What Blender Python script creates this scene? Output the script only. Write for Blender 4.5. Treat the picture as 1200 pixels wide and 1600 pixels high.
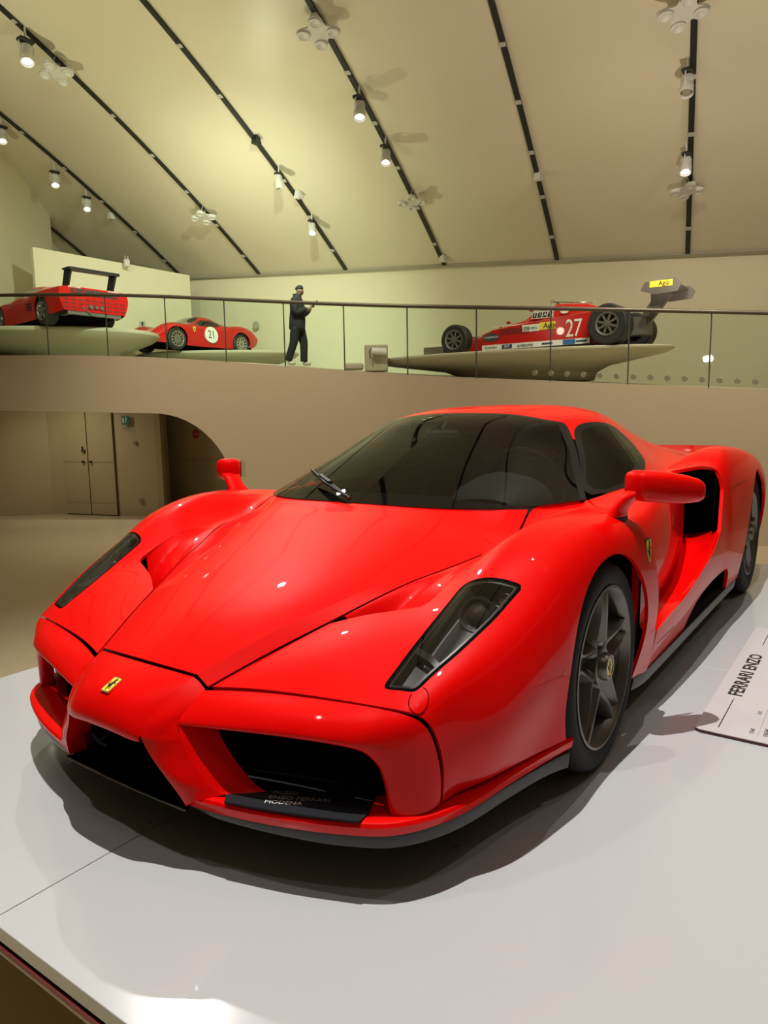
import bpy, math, random
import numpy as np
from mathutils import Vector, Matrix
random.seed(7)
scn = bpy.context.scene
COL = scn.collection
for o in list(bpy.data.objects): bpy.data.objects.remove(o)

# ------------------------------------------------------------------ camera
CAM = np.array([2.12814, 1.61045, 1.10359])
RIGHT = np.array([-0.57304, 0.81935, -0.016929])
DOWN = np.array([0.118409, 0.062338, -0.991006])
FWD = np.array([-0.810928, -0.569891, -0.132741])
cd = bpy.data.cameras.new('camera'); cam = bpy.data.objects.new('camera', cd); COL.objects.link(cam)
cd.sensor_fit = 'VERTICAL'; cd.sensor_height = 36; cd.lens = 1121.6 * 36 / 1600
cd.clip_start = 0.05; cd.clip_end = 200
m = Matrix.Identity(4)
for i in range(3):
    m[i][0] = RIGHT[i]; m[i][1] = -DOWN[i]; m[i][2] = -FWD[i]; m[i][3] = CAM[i]
cam.matrix_world = m
scn.camera = cam

# ------------------------------------------------------------------ world, exposure
scn.view_settings.view_transform = 'Standard'; scn.view_settings.look = 'None'
scn.view_settings.gamma = 1; scn.view_settings.use_curve_mapping = False
scn.view_settings.exposure = 0.0
w = bpy.data.worlds.new('world'); scn.world = w; w.use_nodes = True
w.node_tree.nodes['Background'].inputs[0].default_value = (1.0, 0.88, 0.66, 1)
w.node_tree.nodes['Background'].inputs[1].default_value = 0.15

# level hall frame seen from where the visitor stands: lateral, depth, height
HF = np.array([-0.818, -0.575, 0.0]); HR = np.array([-0.575, 0.818, 0.0]); HO = CAM.copy()
def hall(lat, dep, h): return HO + lat * HR + dep * HF + np.array([0, 0, h])

def area(name, loc, size, power, color=(1, .93, .80), target=None, shape='DISK'):
    d = bpy.data.lights.new(name, 'AREA'); d.energy = power; d.color = color; d.shape = shape; d.size = size
    o = bpy.data.objects.new(name, d); COL.objects.link(o); o.location = loc
    t = Vector(target if target is not None else (loc[0], loc[1], loc[2] - 1)) - Vector(loc)
    o.rotation_euler = t.to_track_quat('-Z', 'Y').to_euler(); return o
def spot(name, loc, target, power, angle=50, blend=.5, rad=.04, color=(1, .95, .86)):
    d = bpy.data.lights.new(name, 'SPOT'); d.energy = power; d.color = color
    d.spot_size = math.radians(angle); d.spot_blend = blend; d.shadow_soft_size = rad
    o = bpy.data.objects.new(name, d); COL.objects.link(o); o.location = loc
    t = Vector(target) - Vector(loc); o.rotation_euler = t.to_track_quat('-Z', 'Y').to_euler(); return o

# LIGHTS: rows of small spotlights on the ceiling tracks, some aimed at the cars, some washing walls; low fill spots are added
WARM = (1, .90, .76); NEUT = (1, .965, .92)
spot('overhead_spot', (1.0, 0.6, 9.3), (.1, .3, 0), 3800, 62, .8, .035, NEUT)
spot('overhead_spot', (-2.4, 1.3, 9.2), (-2.2, .9, 0), 700, 40, .8, .05, NEUT)
spot('overhead_spot', (-5.4, -8.35, 9.3), (.4, .5, 0), 1500, 30, .5, .09, NEUT)
spot('overhead_spot', (3.4, -2.4, 9.2), (.9, .4, 0), 340, 50, .7, .06, NEUT)
spot('overhead_spot', (2.8, 2.6, 9.2), (.4, 1.0, 0), 110, 55, .7, .06, NEUT)
spot('overhead_spot', (-2.6, 5.2, 8.9), (-1.0, 1.2, 0), 200, 50, .7, .06, NEUT)
for x, y, z, p, an, t, c in ((-7, -6.5, 7.2, 4300, 80, (-12, -13.5, 3.2), (.84, 1, .80)), (-8, -1, 7.0, 900, 95, (-14, -4, 2.5), WARM), (-10, 2, 6.5, 500, 95, (-15, 0, 3), WARM), (-4, -10, 8.0, 900, 80, (-10, -16, 4), (.93, 1, .70)),
                      (-3.2, -5, 8.5, 2200, 62, (-6.6, -7, 1.4), WARM), (-5.2, 1.5, 8.3, 2300, 62, (-9, -1, .8), WARM), (5, 8, 9.0, 700, 80, (1, 12, 0), WARM), (1, -9, 9.3, 700, 70, (-1, -9, -.7), WARM), (8, 0, 9, 700, 70, (9, 0, 0), WARM)):
    spot('track_wash', (x, y, z), t, p, an, 1, .15, c)
for x, y, z, p, t, c in ((-7, -4.5, 2.9, 130, (-10, -6, 9), (1, .95, .74)), (-3.2, -13.5, 4.6, 640, (-5, -15, 10), (1, .98, .66)), (-8.2, -9.5, 4.4, 260, (-9, -12, 10), (.98, 1, .66)), (-9.5, -.5, 2.6, 480, (-11, 0, 9), (1, .90, .76)), (0, 5, 2.4, 350, (-2, 3, 9), (1, .90, .78)), (-10.5, -12.5, 4.4, 380, (-13, -12, 7), (.95, 1, .70))):
    spot('ceiling_fill', (x, y, z), t, p, 170, 1, .08, c)  # added spots hanging free below the tracks, brighten the ceiling from underneath
spot('passage_fill', (-4.6, -10.6, 1.75), (-5.4, -10.8, -.7), 60, 160, 1, .2, (1, .93, .72))  # fill light added to lift the dark passage, no fixture modelled

# ------------------------------------------------------------------ materials
MATS = {}
def mat(name, col, rough=.5, metal=0, coat=0, spec=.5, coat_rough=.03, bump=0, bscale=40, var=0, emit=None, estr=1):
    if name in MATS: return MATS[name]
    m = bpy.data.materials.new(name); m.use_nodes = True; nt = m.node_tree; b = nt.nodes['Principled BSDF']
    b.inputs['Base Color'].default_value = (*col, 1); b.inputs['Roughness'].default_value = rough
    b.inputs['Metallic'].default_value = metal; b.inputs['Coat Weight'].default_value = coat
    b.inputs['Coat Roughness'].default_value = coat_rough; b.inputs['Specular IOR Level'].default_value = spec
    if emit: b.inputs['Emission Color'].default_value = (*emit, 1); b.inputs['Emission Strength'].default_value = estr
    if var or bump:
        tc = nt.nodes.new('ShaderNodeTexCoord'); n = nt.nodes.new('ShaderNodeTexNoise')
        n.inputs['Scale'].default_value = bscale; n.inputs['Detail'].default_value = 3
        nt.links.new(tc.outputs['Object'], n.inputs['Vector'])
        if var:
            r = nt.nodes.new('ShaderNodeMapRange'); r.inputs[3].default_value = 1 - var; r.inputs[4].default_value = 1 + var
            nt.links.new(n.outputs['Fac'], r.inputs[0])
            x = nt.nodes.new('ShaderNodeMix'); x.data_type = 'RGBA'; x.blend_type = 'MULTIPLY'; x.inputs[0].default_value = 1
            x.inputs[6].default_value = (*col, 1); nt.links.new(r.outputs[0], x.inputs[7])
            nt.links.new(x.outputs[2], b.inputs['Base Color'])
        if bump:
            bp = nt.nodes.new('ShaderNodeBump'); bp.inputs['Strength'].default_value = bump; bp.inputs['Distance'].default_value = .002
            nt.links.new(n.outputs['Fac'], bp.inputs['Height']); nt.links.new(bp.outputs[0], b.inputs['Normal'])
    MATS[name] = m; return m
def glass(name, tint, refl=.06, rough=0.0):
    if name in MATS: return MATS[name]
    m = bpy.data.materials.new(name); m.use_nodes = True; nt = m.node_tree
    nt.nodes.remove(nt.nodes['Principled BSDF'])
    t = nt.nodes.new('ShaderNodeBsdfTransparent'); t.inputs[0].default_value = (*tint, 1)
    g = nt.nodes.new('ShaderNodeBsdfGlossy'); g.inputs['Roughness'].default_value = rough
    f = nt.nodes.new('ShaderNodeFresnel'); f.inputs[0].default_value = 1.5
    a = nt.nodes.new('ShaderNodeMath'); a.operation = 'MULTIPLY'; a.inputs[1].default_value = refl / .04
    mx = nt.nodes.new('ShaderNodeMixShader')
    nt.links.new(f.outputs[0], a.inputs[0]); nt.links.new(a.outputs[0], mx.inputs[0])
    nt.links.new(t.outputs[0], mx.inputs[1]); nt.links.new(g.outputs[0], mx.inputs[2])
    nt.links.new(mx.outputs[0], nt.nodes['Material Output'].inputs[0])
    MATS[name] = m; return m
RED = mat('red_paint', (.74, .0012, .0010), .4, 0, .55, .04, .012)
RED.node_tree.nodes['Principled BSDF'].inputs['Coat IOR'].default_value = 1.36
BLACK = mat('black_plastic', (.012, .012, .012), .45)
SATIN = mat('satin_black', (.02, .021, .021), .3)
VOID = mat('matt_black', (.004, .004, .004), 1.0, spec=0)
SKIRT = mat('grey_black_splitter', (.035, .036, .035), .35)
RUBBER = mat('tyre_rubber', (.013, .013, .013), .7, spec=.2, bump=.3, bscale=300)
RIM = mat('dark_bronze_alloy', (.16, .15, .135), .34, .85)
RIMD = mat('dark_barrel', (.03, .03, .03), .5, .5)
CHROME = mat('polished_metal', (.75, .75, .75), .12, 1)
DISC = mat('brake_disc', (.18, .17, .16), .45, .8)
YEL = mat('badge_yellow', (.80, .62, .06), .35)
WHITE = mat('white_print', (.85, .85, .82), .5)
GREYP = mat('grey_print', (.30, .28, .25), .6)
INT = mat('interior_leather', (.030, .030, .032), .6, bump=.2, bscale=200)
INTG = mat('interior_grey', (.16, .19, .20), .5)
TINT = glass('tinted_glass', (.26, .27, .24), .036)
LENS = glass('lamp_lens', (.72, .72, .71), .085)
BAL = glass('balustrade_glass', (.88, .97, .91), .022)

# ------------------------------------------------------------------ object helpers
def link(o, parent=None):
    COL.objects.link(o)
    if parent is not None: o.parent = parent
    return o
def tag(o, label=None, cat=None, group=None, kind=None):
    if label: o['label'] = label
    if cat: o['category'] = cat
    if group: o['group'] = group
    if kind: o['kind'] = kind
    return o
def empty(name, loc=(0, 0, 0), label=None, cat=None, group=None, rz=0):
    o = bpy.data.objects.new(name, None); o.empty_display_size = .1; link(o); o.location = loc; o.rotation_euler = (0, 0, rz)
    return tag(o, label, cat, group)
def obj(name, V, F, m, parent=None, smooth=False, loc=None):
    me = bpy.data.meshes.new(name); me.from_pydata([tuple(map(float, v)) for v in V], [], [tuple(map(int, f)) for f in F])
    me.materials.append(m); me.validate()
    if smooth: me.shade_smooth()
    o = bpy.data.objects.new(name, me); link(o, parent)
    if loc is not None: o.location = loc
    return o
class MB:
    def __init__(s): s.V = []; s.F = []
    def add(s, V, F):
        n = len(s.V); s.V += [tuple(v) for v in V]; s.F += [tuple(i + n for i in f) for f in F]; return s
    def box(s, c, d, M=None):
        V = [(c[0] + sx * d[0] / 2, c[1] + sy * d[1] / 2, c[2] + sz * d[2] / 2) for sx in (-1, 1) for sy in (-1, 1) for sz in (-1, 1)]
        if M is not None: V = [tuple(M @ Vector(v)) for v in V]
        return s.add(V, [(0, 1, 3, 2), (4, 6, 7, 5), (0, 4, 5, 1), (2, 3, 7, 6), (0, 2, 6, 4), (1, 5, 7, 3)])
    def bbox(s, c, d, b=.01, M=None):          # bevelled box
        x, y, z = d[0] / 2, d[1] / 2, d[2] / 2; b = min(b, x * .9, y * .9, z * .9); V = []; F = []
        import itertools
        idx = {}
        for sx, sy, sz in itertools.product((-1, 1), repeat=3):
            for a, v in enumerate(((sx * x, sy * (y - b), sz * (z - b)), (sx * (x - b), sy * y, sz * (z - b)), (sx * (x - b), sy * (y - b), sz * z))):
                idx[(sx, sy, sz, a)] = len(V); V.append(v)
        for a in range(3):
            for sg in (-1, 1):
                o = [k for k in range(3) if k != a]; q = []
                for p, r in ((-1, -1), (1, -1), (1, 1), (-1, 1)):
                    s3 = [0, 0, 0]; s3[a] = sg; s3[o[0]] = p; s3[o[1]] = r; q.append(idx[(*s3, a)])
                F.append(q)
        for a in range(3):
            o = [k for k in range(3) if k != a]
            for p, r in itertools.product((-1, 1), repeat=2):
                e = []
                for sg in (-1, 1):
                    s3 = [0, 0, 0]; s3[a] = sg; s3[o[0]] = p; s3[o[1]] = r
                    e.append((idx[(*s3, o[0])], idx[(*s3, o[1])]))
                F.append((e[0][0], e[0][1], e[1][1], e[1][0]))
        for s3 in itertools.product((-1, 1), repeat=3): F.append([idx[(*s3, a)] for a in range(3)])
        V = [Vector((v[0] + c[0], v[1] + c[1], v[2] + c[2])) for v in V]
        if M is not None: V = [M @ v for v in V]
        return s.add([tuple(v) for v in V], F)
    def tube(s, pts, r, n=8, cap=True, closed=False):
        P = [Vector(p) for p in pts]; rr = r if hasattr(r, '__len__') else [r] * len(P); V = []; F = []
        prev = None
        for i, p in enumerate(P):
            a = P[(i - 1) % len(P)] if (i or closed) else p; b = P[(i + 1) % len(P)] if (i < len(P) - 1 or closed) else p
            t = (b - a).normalized()
            if prev is None:
                u = t.orthogonal().normalized()
            else:
                u = (prev - t * prev.dot(t)).normalized()
            prev = u; v = t.cross(u)
            V += [tuple(p + (u * math.cos(2 * math.pi * k / n) + v * math.sin(2 * math.pi * k / n)) * rr[i]) for k in range(n)]
        m = len(P)
        for i in range(m if closed else m - 1):
            for k in range(n):
                F.append((i * n + k, i * n + (k + 1) % n, ((i + 1) % m) * n + (k + 1) % n, ((i + 1) % m) * n + k))
        if cap and not closed: F.append(tuple(range(n - 1, -1, -1))); F.append(tuple(range((m - 1) * n, m * n)))
        return s.add(V, F)
    def lathe(s, prof, n=32, axis='z', c=(0, 0, 0), a0=0, a1=2 * math.pi):
        full = abs(a1 - a0 - 2 * math.pi) < 1e-6; V = []; F = []; k = len(prof); N = n if full else n + 1
        for i in range(N):
            a = a0 + (a1 - a0) * i / n
            for r, h in prof:
                p = (r * math.cos(a), r * math.sin(a), h)
                if axis == 'y': p = (p[0], p[2], p[1])
                if axis == 'x': p = (p[2], p[0], p[1])
                V.append((p[0] + c[0], p[1] + c[1], p[2] + c[2]))
        for i in range(n):
            for j in range(k - 1):
                a, b = i * k, ((i + 1) % N) * k; F.append((a + j, b + j, b + j + 1, a + j + 1))
        return s.add(V, F)
    def prism(s, poly, z0, z1, M=None):
        n = len(poly); V = [(p[0], p[1], z0) for p in poly] + [(p[0], p[1], z1) for p in poly]
        F = [tuple(range(n - 1, -1, -1)), tuple(range(n, 2 * n))] + [(i, (i + 1) % n, n + (i + 1) % n, n + i) for i in range(n)]
        if M is not None: V = [tuple(M @ Vector(v)) for v in V]
        return s.add(V, F)
    def loft(s, rings, closed=True, cap=True):
        n = len(rings[0]); V = [tuple(p) for r in rings for p in r]; F = []
        for i in range(len(rings) - 1):
            for k in range(n if closed else n - 1):
                F.append((i * n + k, i * n + (k + 1) % n, (i + 1) * n + (k + 1) % n, (i + 1) * n + k))
        if cap and closed: F.append(tuple(range(n - 1, -1, -1))); F.append(tuple(range((len(rings) - 1) * n, len(rings) * n)))
        return s.add(V, F)
    def mirror(s):
        n = len(s.V); s.V += [(v[0], -v[1], v[2]) for v in s.V]; s.F += [tuple(i + n for i in reversed(f)) for f in s.F]; return s
    def build(s, name, m, parent=None, smooth=False, angle=None):
        o = obj(name, s.V, s.F, m, parent, smooth or angle is not None)
        if angle is not None:
            me = o.data; me.update(); fn = [p.normal.copy() for p in me.polygons]; ef = {}
            for p in me.polygons:
                for k in p.edge_keys: ef.setdefault(k, []).append(p.index)
            sh = me.attributes.new('sharp_edge', 'BOOLEAN', 'EDGE'); lim = math.cos(math.radians(angle))
            for e in me.edges:
                q = ef.get(tuple(sorted(e.vertices)), ())
                sh.data[e.index].value = len(q) != 2 or fn[q[0]].dot(fn[q[1]]) < lim
        return o
def text(name, s, size, m, parent, M, extrude=.0008, align='CENTER', sx=1.0, shear=0, spacing=1.0, bold=0.0):
    c = bpy.data.curves.new(name, 'FONT'); c.body = s; c.size = size; c.extrude = extrude; c.align_x = align; c.align_y = 'CENTER'
    c.offset = bold * size; c.space_character = spacing; c.shear = shear; c.resolution_u = 3
    t = bpy.data.objects.new(name, c); COL.objects.link(t)
    dg = bpy.context.evaluated_depsgraph_get(); me = bpy.data.meshes.new_from_object(t.evaluated_get(dg))
    bpy.data.objects.remove(t); me.materials.clear(); me.materials.append(m)
    me.transform(M @ Matrix.Diagonal((sx, 1, 1, 1)))
    o = bpy.data.objects.new(name, me); return link(o, parent)
def frame(o, xd, up):                          # matrix with x along xd, y along up, z out
    x = Vector(xd).normalized(); z = x.cross(Vector(up)).normalized(); y = z.cross(x)
    return Matrix(((x.x, y.x, z.x, o[0]), (x.y, y.y, z.y, o[1]), (x.z, y.z, z.z, o[2]), (0, 0, 0, 1)))

# ------------------------------------------------------------------ interpolating spline surfaces
def nat(n, u):
    """natural cubic basis through n uniform knots -> value and derivative rows"""
    u = np.clip(u, 0, n - 1); i = np.clip(np.floor(u).astype(int), 0, n - 2); t = u - i; I = np.eye(n)
    if n == 2: Mx = np.zeros((2, 2))
    else:
        A = np.eye(n); B = np.zeros((n, n))
        for k in range(1, n - 1):
            A[k, k - 1:k + 2] = (1, 4, 1); B[k, k - 1:k + 2] = (6, -12, 6)
        Mx = np.linalg.solve(A, B)
    a, b = 1 - t, t
    v = a[:, None] * I[i] + b[:, None] * I[i + 1] + ((a**3 - a)[:, None] * Mx[i] + (b**3 - b)[:, None] * Mx[i + 1]) / 6
    d = I[i + 1] - I[i] + ((-(3 * a**2 - 1))[:, None] * Mx[i] + (3 * b**2 - 1)[:, None] * Mx[i + 1]) / 6
    return v, d
class Surf:
    def __init__(s, grid, cc=(), rc=(), flip=False):
        s.G = np.array(grid, float); s.nr, s.nc = s.G.shape[:2]; s.cc = cc; s.rc = rc; s.flip = flip; s.off = None
    def _b(s, n, cr, u, side):
        kn = [0, *cr, n - 1]; v = np.zeros((len(u), n)); d = np.zeros((len(u), n))
        blk = np.zeros(len(u), int)
        for q in range(len(kn) - 2):
            blk += ((u > kn[q + 1] + 1e-9) | ((abs(u - kn[q + 1]) <= 1e-9) & (side > kn[q + 1]))).astype(int)
        for q in range(len(kn) - 1):
            mk = blk == q
            if mk.any():
                a, b = kn[q], kn[q + 1]; vv, dd = nat(b - a + 1, u[mk] - a); v[mk, a:b + 1] = vv; d[mk, a:b + 1] = dd
        return v, d
    def ev(s, r, c, rs=0, cs=0):
        r = np.atleast_1d(np.asarray(r, float)); c = np.atleast_1d(np.asarray(c, float))
        br, dr = s._b(s.nr, s.rc, r, rs); bc, dc = s._b(s.nc, s.cc, c, cs)
        P = np.einsum('ki,kj,ijd->kd', br, bc, s.G); Pr = np.einsum('ki,kj,ijd->kd', dr, bc, s.G); Pc = np.einsum('ki,kj,ijd->kd', br, dc, s.G)
        N = np.cross(Pr, Pc); l = np.linalg.norm(N, axis=1, keepdims=True); l[l < 1e-12] = 1; N = N / l * (-1 if s.flip else 1)
        if s.off is not None:
            P0 = P; P = P0 + s.off(P0, N, r, c); e = .02; Q = []
            for er, ec in ((e, 0), (-e, 0), (0, e), (0, -e)):
                b1, _ = s._b(s.nr, s.rc, np.clip(r + er, 0, s.nr - 1), rs); b2, _ = s._b(s.nc, s.cc, np.clip(c + ec, 0, s.nc - 1), cs)
                q = np.einsum('ki,kj,ijd->kd', b1, b2, s.G); Q.append(q + s.off(q, N, r, c))
            N2 = np.cross(Q[0] - Q[1], Q[2] - Q[3]); l = np.linalg.norm(N2, axis=1, keepdims=True); l[l < 1e-12] = 1
            N = N2 / l * (-1 if s.flip else 1)
        return P, N
def sdf(poly, ax=(0, 1)):
    """signed distance to a closed polygon, positive inside; ax picks the projection"""
    Q = np.array(poly, float)
    def g(P, UV):
        X = P[:, ax] if isinstance(ax, list) else (UV if ax == 'uv' else P[:, list(ax)])
        A = Q; B = np.roll(Q, -1, 0); d = np.full(len(X), 1e9); ins = np.zeros(len(X), bool)
        for a, b in zip(A, B):
            e = b - a; w_ = X - a; t = np.clip((w_ @ e) / max(e @ e, 1e-12), 0, 1); q = w_ - t[:, None] * e
            d = np.minimum(d, np.hypot(q[:, 0], q[:, 1]))
            c1 = (a[1] > X[:, 1]) != (b[1] > X[:, 1])
            with np.errstate(divide='ignore', invalid='ignore'):
                xx = (b[0] - a[0]) * (X[:, 1] - a[1]) / (b[1] - a[1] + 1e-15) + a[0]
            ins ^= c1 & (X[:, 0] < xx)
        return np.where(ins, d, -d)
    return g
def neg(g, o=0): return lambda P, UV: -g(P, UV) - o
def ins(g, o=0): return lambda P, UV: g(P, UV) - o
def rounded(pts, k=6, amt=.35):
    """closed polygon with rounded corners; amt fraction of the shorter edge or list per corner"""
    P = [np.array(p, float) for p in pts]; out = []; n = len(P)
    for i in range(n):
        a, b, c = P[i - 1], P[i], P[(i + 1) % n]; am = amt[i] if hasattr(amt, '__len__') else amt
        la, lc = np.linalg.norm(a - b), np.linalg.norm(c - b); L = min(la, lc) * am
        p, q = b + (a - b) / la * L, b + (c - b) / lc * L
        for j in range(k + 1):
            t = j / k; out.append((1 - t)**2 * p + 2 * t * (1 - t) * b + t * t * q)
    return [tuple(p) for p in out]
def smooth_line(pts, k=8, closed=False):
    P = np.array(pts, float)
    if closed: P = np.vstack([P[-3:], P, P[:3]])
    u = np.linspace(0, len(P) - 1, (len(P) - 1) * k + 1); v, _ = nat(len(P), u); Q = v @ P
    if closed: Q = Q[3 * k:-3 * k + 1][:-1]
    return Q
class Patch:
    def __init__(s, S, r0, r1, c0, c1, hr, hc):
        s.S = S
        rk = sorted({r0, r1, *[x for x in S.rc if r0 < x < r1]}); ck = sorted({c0, c1, *[x for x in S.cc if c0 < x < c1]})
        UV = []; SD = []; F = []
        for a, b in zip(rk[:-1], rk[1:]):
            for c, d in zip(ck[:-1], ck[1:]):
                n = max(1, int(round((b - a) * hr))); m_ = max(1, int(round((d - c) * hc))); o = len(UV)
                for i in range(n + 1):
                    for j in range(m_ + 1):
                        UV.append((a + (b - a) * i / n, c + (d - c) * j / m_)); SD.append(((a + b) / 2, (c + d) / 2))
                for i in range(n):
                    for j in range(m_):
                        q = o + i * (m_ + 1) + j; F.append((q, q + 1, q + m_ + 2, q + m_ + 1) if S.flip else (q, q + m_ + 1, q + m_ + 2, q + 1))
        s.UV = np.array(UV); s.SD = np.array(SD); s.F = F; s.re()
    def re(s): s.P, s.N = s.S.ev(s.UV[:, 0], s.UV[:, 1], s.SD[:, 0], s.SD[:, 1])
    def clip(s, g):
        v = g(s.P, s.UV); pos = v >= 0
        F2 = []; cut = {}; todo = []
        for f in s.F:
            k = sum(pos[i] for i in f)
            if k == len(f): F2.append(f)
            elif k: todo.append(f)
        for f in todo:
            for a, b in zip(f, f[1:] + f[:1]):
                if pos[a] != pos[b]: cut.setdefault((min(a, b), max(a, b)), None)
        if cut:
            K = list(cut); A = np.array([k[0] for k in K]); B = np.array([k[1] for k in K])
            lo, hi = np.zeros(len(K)), np.ones(len(K)); va, vb = v[A].copy(), v[B].copy()
            sg = pos[A]
            for it in range(9):
                t = (lo + hi) / 2 if it % 2 else np.clip(lo + (hi - lo) * va / (va - vb + 1e-15), lo, hi)
                uv = s.UV[A] * (1 - t)[:, None] + s.UV[B] * t[:, None]
                P, N = s.S.ev(uv[:, 0], uv[:, 1], s.SD[A, 0], s.SD[A, 1]); vt = g(P, uv)
                same = (vt >= 0) == sg
                lo = np.where(same, t, lo); va = np.where(same, vt, va); hi = np.where(same, hi, t); vb = np.where(same, vb, vt)
            n0 = len(s.UV)
            for i, k in enumerate(K): cut[k] = n0 + i
            s.UV = np.vstack([s.UV, uv]); s.SD = np.vstack([s.SD, s.SD[A]]); s.P = np.vstack([s.P, P]); s.N = np.vstack([s.N, N])
        for f in todo:
            q = []
            for a, b in zip(f, f[1:] + f[:1]):
                if pos[a]: q.append(a)
                if pos[a] != pos[b]: q.append(cut[(min(a, b), max(a, b))])
            if len(q) >= 3: F2.append(tuple(q))
        s.F = F2; return s
def shell(name, patches, m, parent=None, thick=.012, mirror=False, both=False, lift=0.0, weld=None):
    """surface panel with analytic normals and a turned-in edge of the given depth"""
    V = []; F = []; NL = []
    def emit(sy):
        for p in patches:
            used = sorted({i for f in p.F for i in f}); mp = {i: len(V) + k for k, i in enumerate(used)}
            P = p.P + p.N * lift
            for i in used: V.append((P[i][0], P[i][1] * sy, P[i][2]))
            cnt = {}
            for f in p.F:
                for a, b in zip(f, f[1:] + f[:1]): cnt[(a, b)] = 1
                q = [mp[i] for i in f]; nn = [(p.N[i][0], p.N[i][1] * sy, p.N[i][2]) for i in f]
                if sy < 0: q.reverse(); nn.reverse()
                F.append(q); NL.extend(nn)
            if thick:
                lower = {}
                for (a, b) in list(cnt):
                    if (b, a) in cnt: continue
                    if weld is not None and all(abs(p.P[k][1]) < 1e-6 for k in (a, b)): continue
                    ia = []
                    for k in (a, b):
                        if k not in lower:
                            for dd in (0, thick):
                                w_ = P[k] - p.N[k] * dd; V.append((w_[0], w_[1] * sy, w_[2]))
                            lower[k] = len(V) - 2
                        ia.append(lower[k])
                    q = [ia[1], ia[0], ia[0] + 1, ia[1] + 1]
                    if sy < 0: q.reverse()
                    pa, pb, pc = (np.array(V[q[0]]), np.array(V[q[1]]), np.array(V[q[2]])); n = np.cross(pb - pa, pc - pa); l = np.linalg.norm(n) or 1
                    F.append(q); NL.extend([tuple(n / l)] * 4)
    if both: emit(1); emit(-1)
    else: emit(-1 if mirror else 1)
    me = bpy.data.meshes.new(name); me.from_pydata([tuple(map(float, v)) for v in V], [], [tuple(map(int, f)) for f in F])
    me.materials.append(m); me.shade_smooth()
    me.normals_split_custom_set([tuple(map(float, n)) for n in NL])
    o = bpy.data.objects.new(name, me); return link(o, parent)

# ================================================================== MAIN CAR
car = empty('sports_car', (0, 0, 0), 'large glossy red supercar with headlamps and black windscreen on the near white platform', 'car')
# hood: rows back to front, columns centre to seam; column 3 is the crease
HOOD = [
 [(.015, 0, .783), (.01, .22, .781), (-.03, .42, .779), (-.12, .55, .777), (-.185, .603, .772)],
 [(.075, 0, .765), (.07, .22, .761), (.045, .415, .75), (-.015, .555, .724), (-.04, .618, .700)],
 [(.15, 0, .744), (.15, .21, .74), (.145, .40, .722), (.14, .545, .688), (.138, .600, .672)],
 [(.295, 0, .70), (.295, .18, .697), (.295, .36, .68), (.295, .485, .65), (.295, .53, .638)],
 [(.44, 0, .659), (.438, .16, .657), (.436, .31, .645), (.436, .425, .621), (.436, .468, .607)],
 [(.632, 0, .604), (.63, .13, .601), (.629, .26, .591), (.628, .345, .572), (.628, .384, .546)],
 [(.81, 0, .546), (.806, .10, .543), (.802, .2, .534), (.80, .27, .521), (.80, .308, .489)],
 [(.985, 0, .464), (.982, .08, .4625), (.975, .15, .459), (.966, .197, .454), (.965, .236, .428)]]
HS = Surf(HOOD, cc=(3,))
hp = Patch(HS, 0, 6.975, 0, 3.93, 7, 6)
shell('hood', [hp], RED, car, both=True, weld=True)

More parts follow.
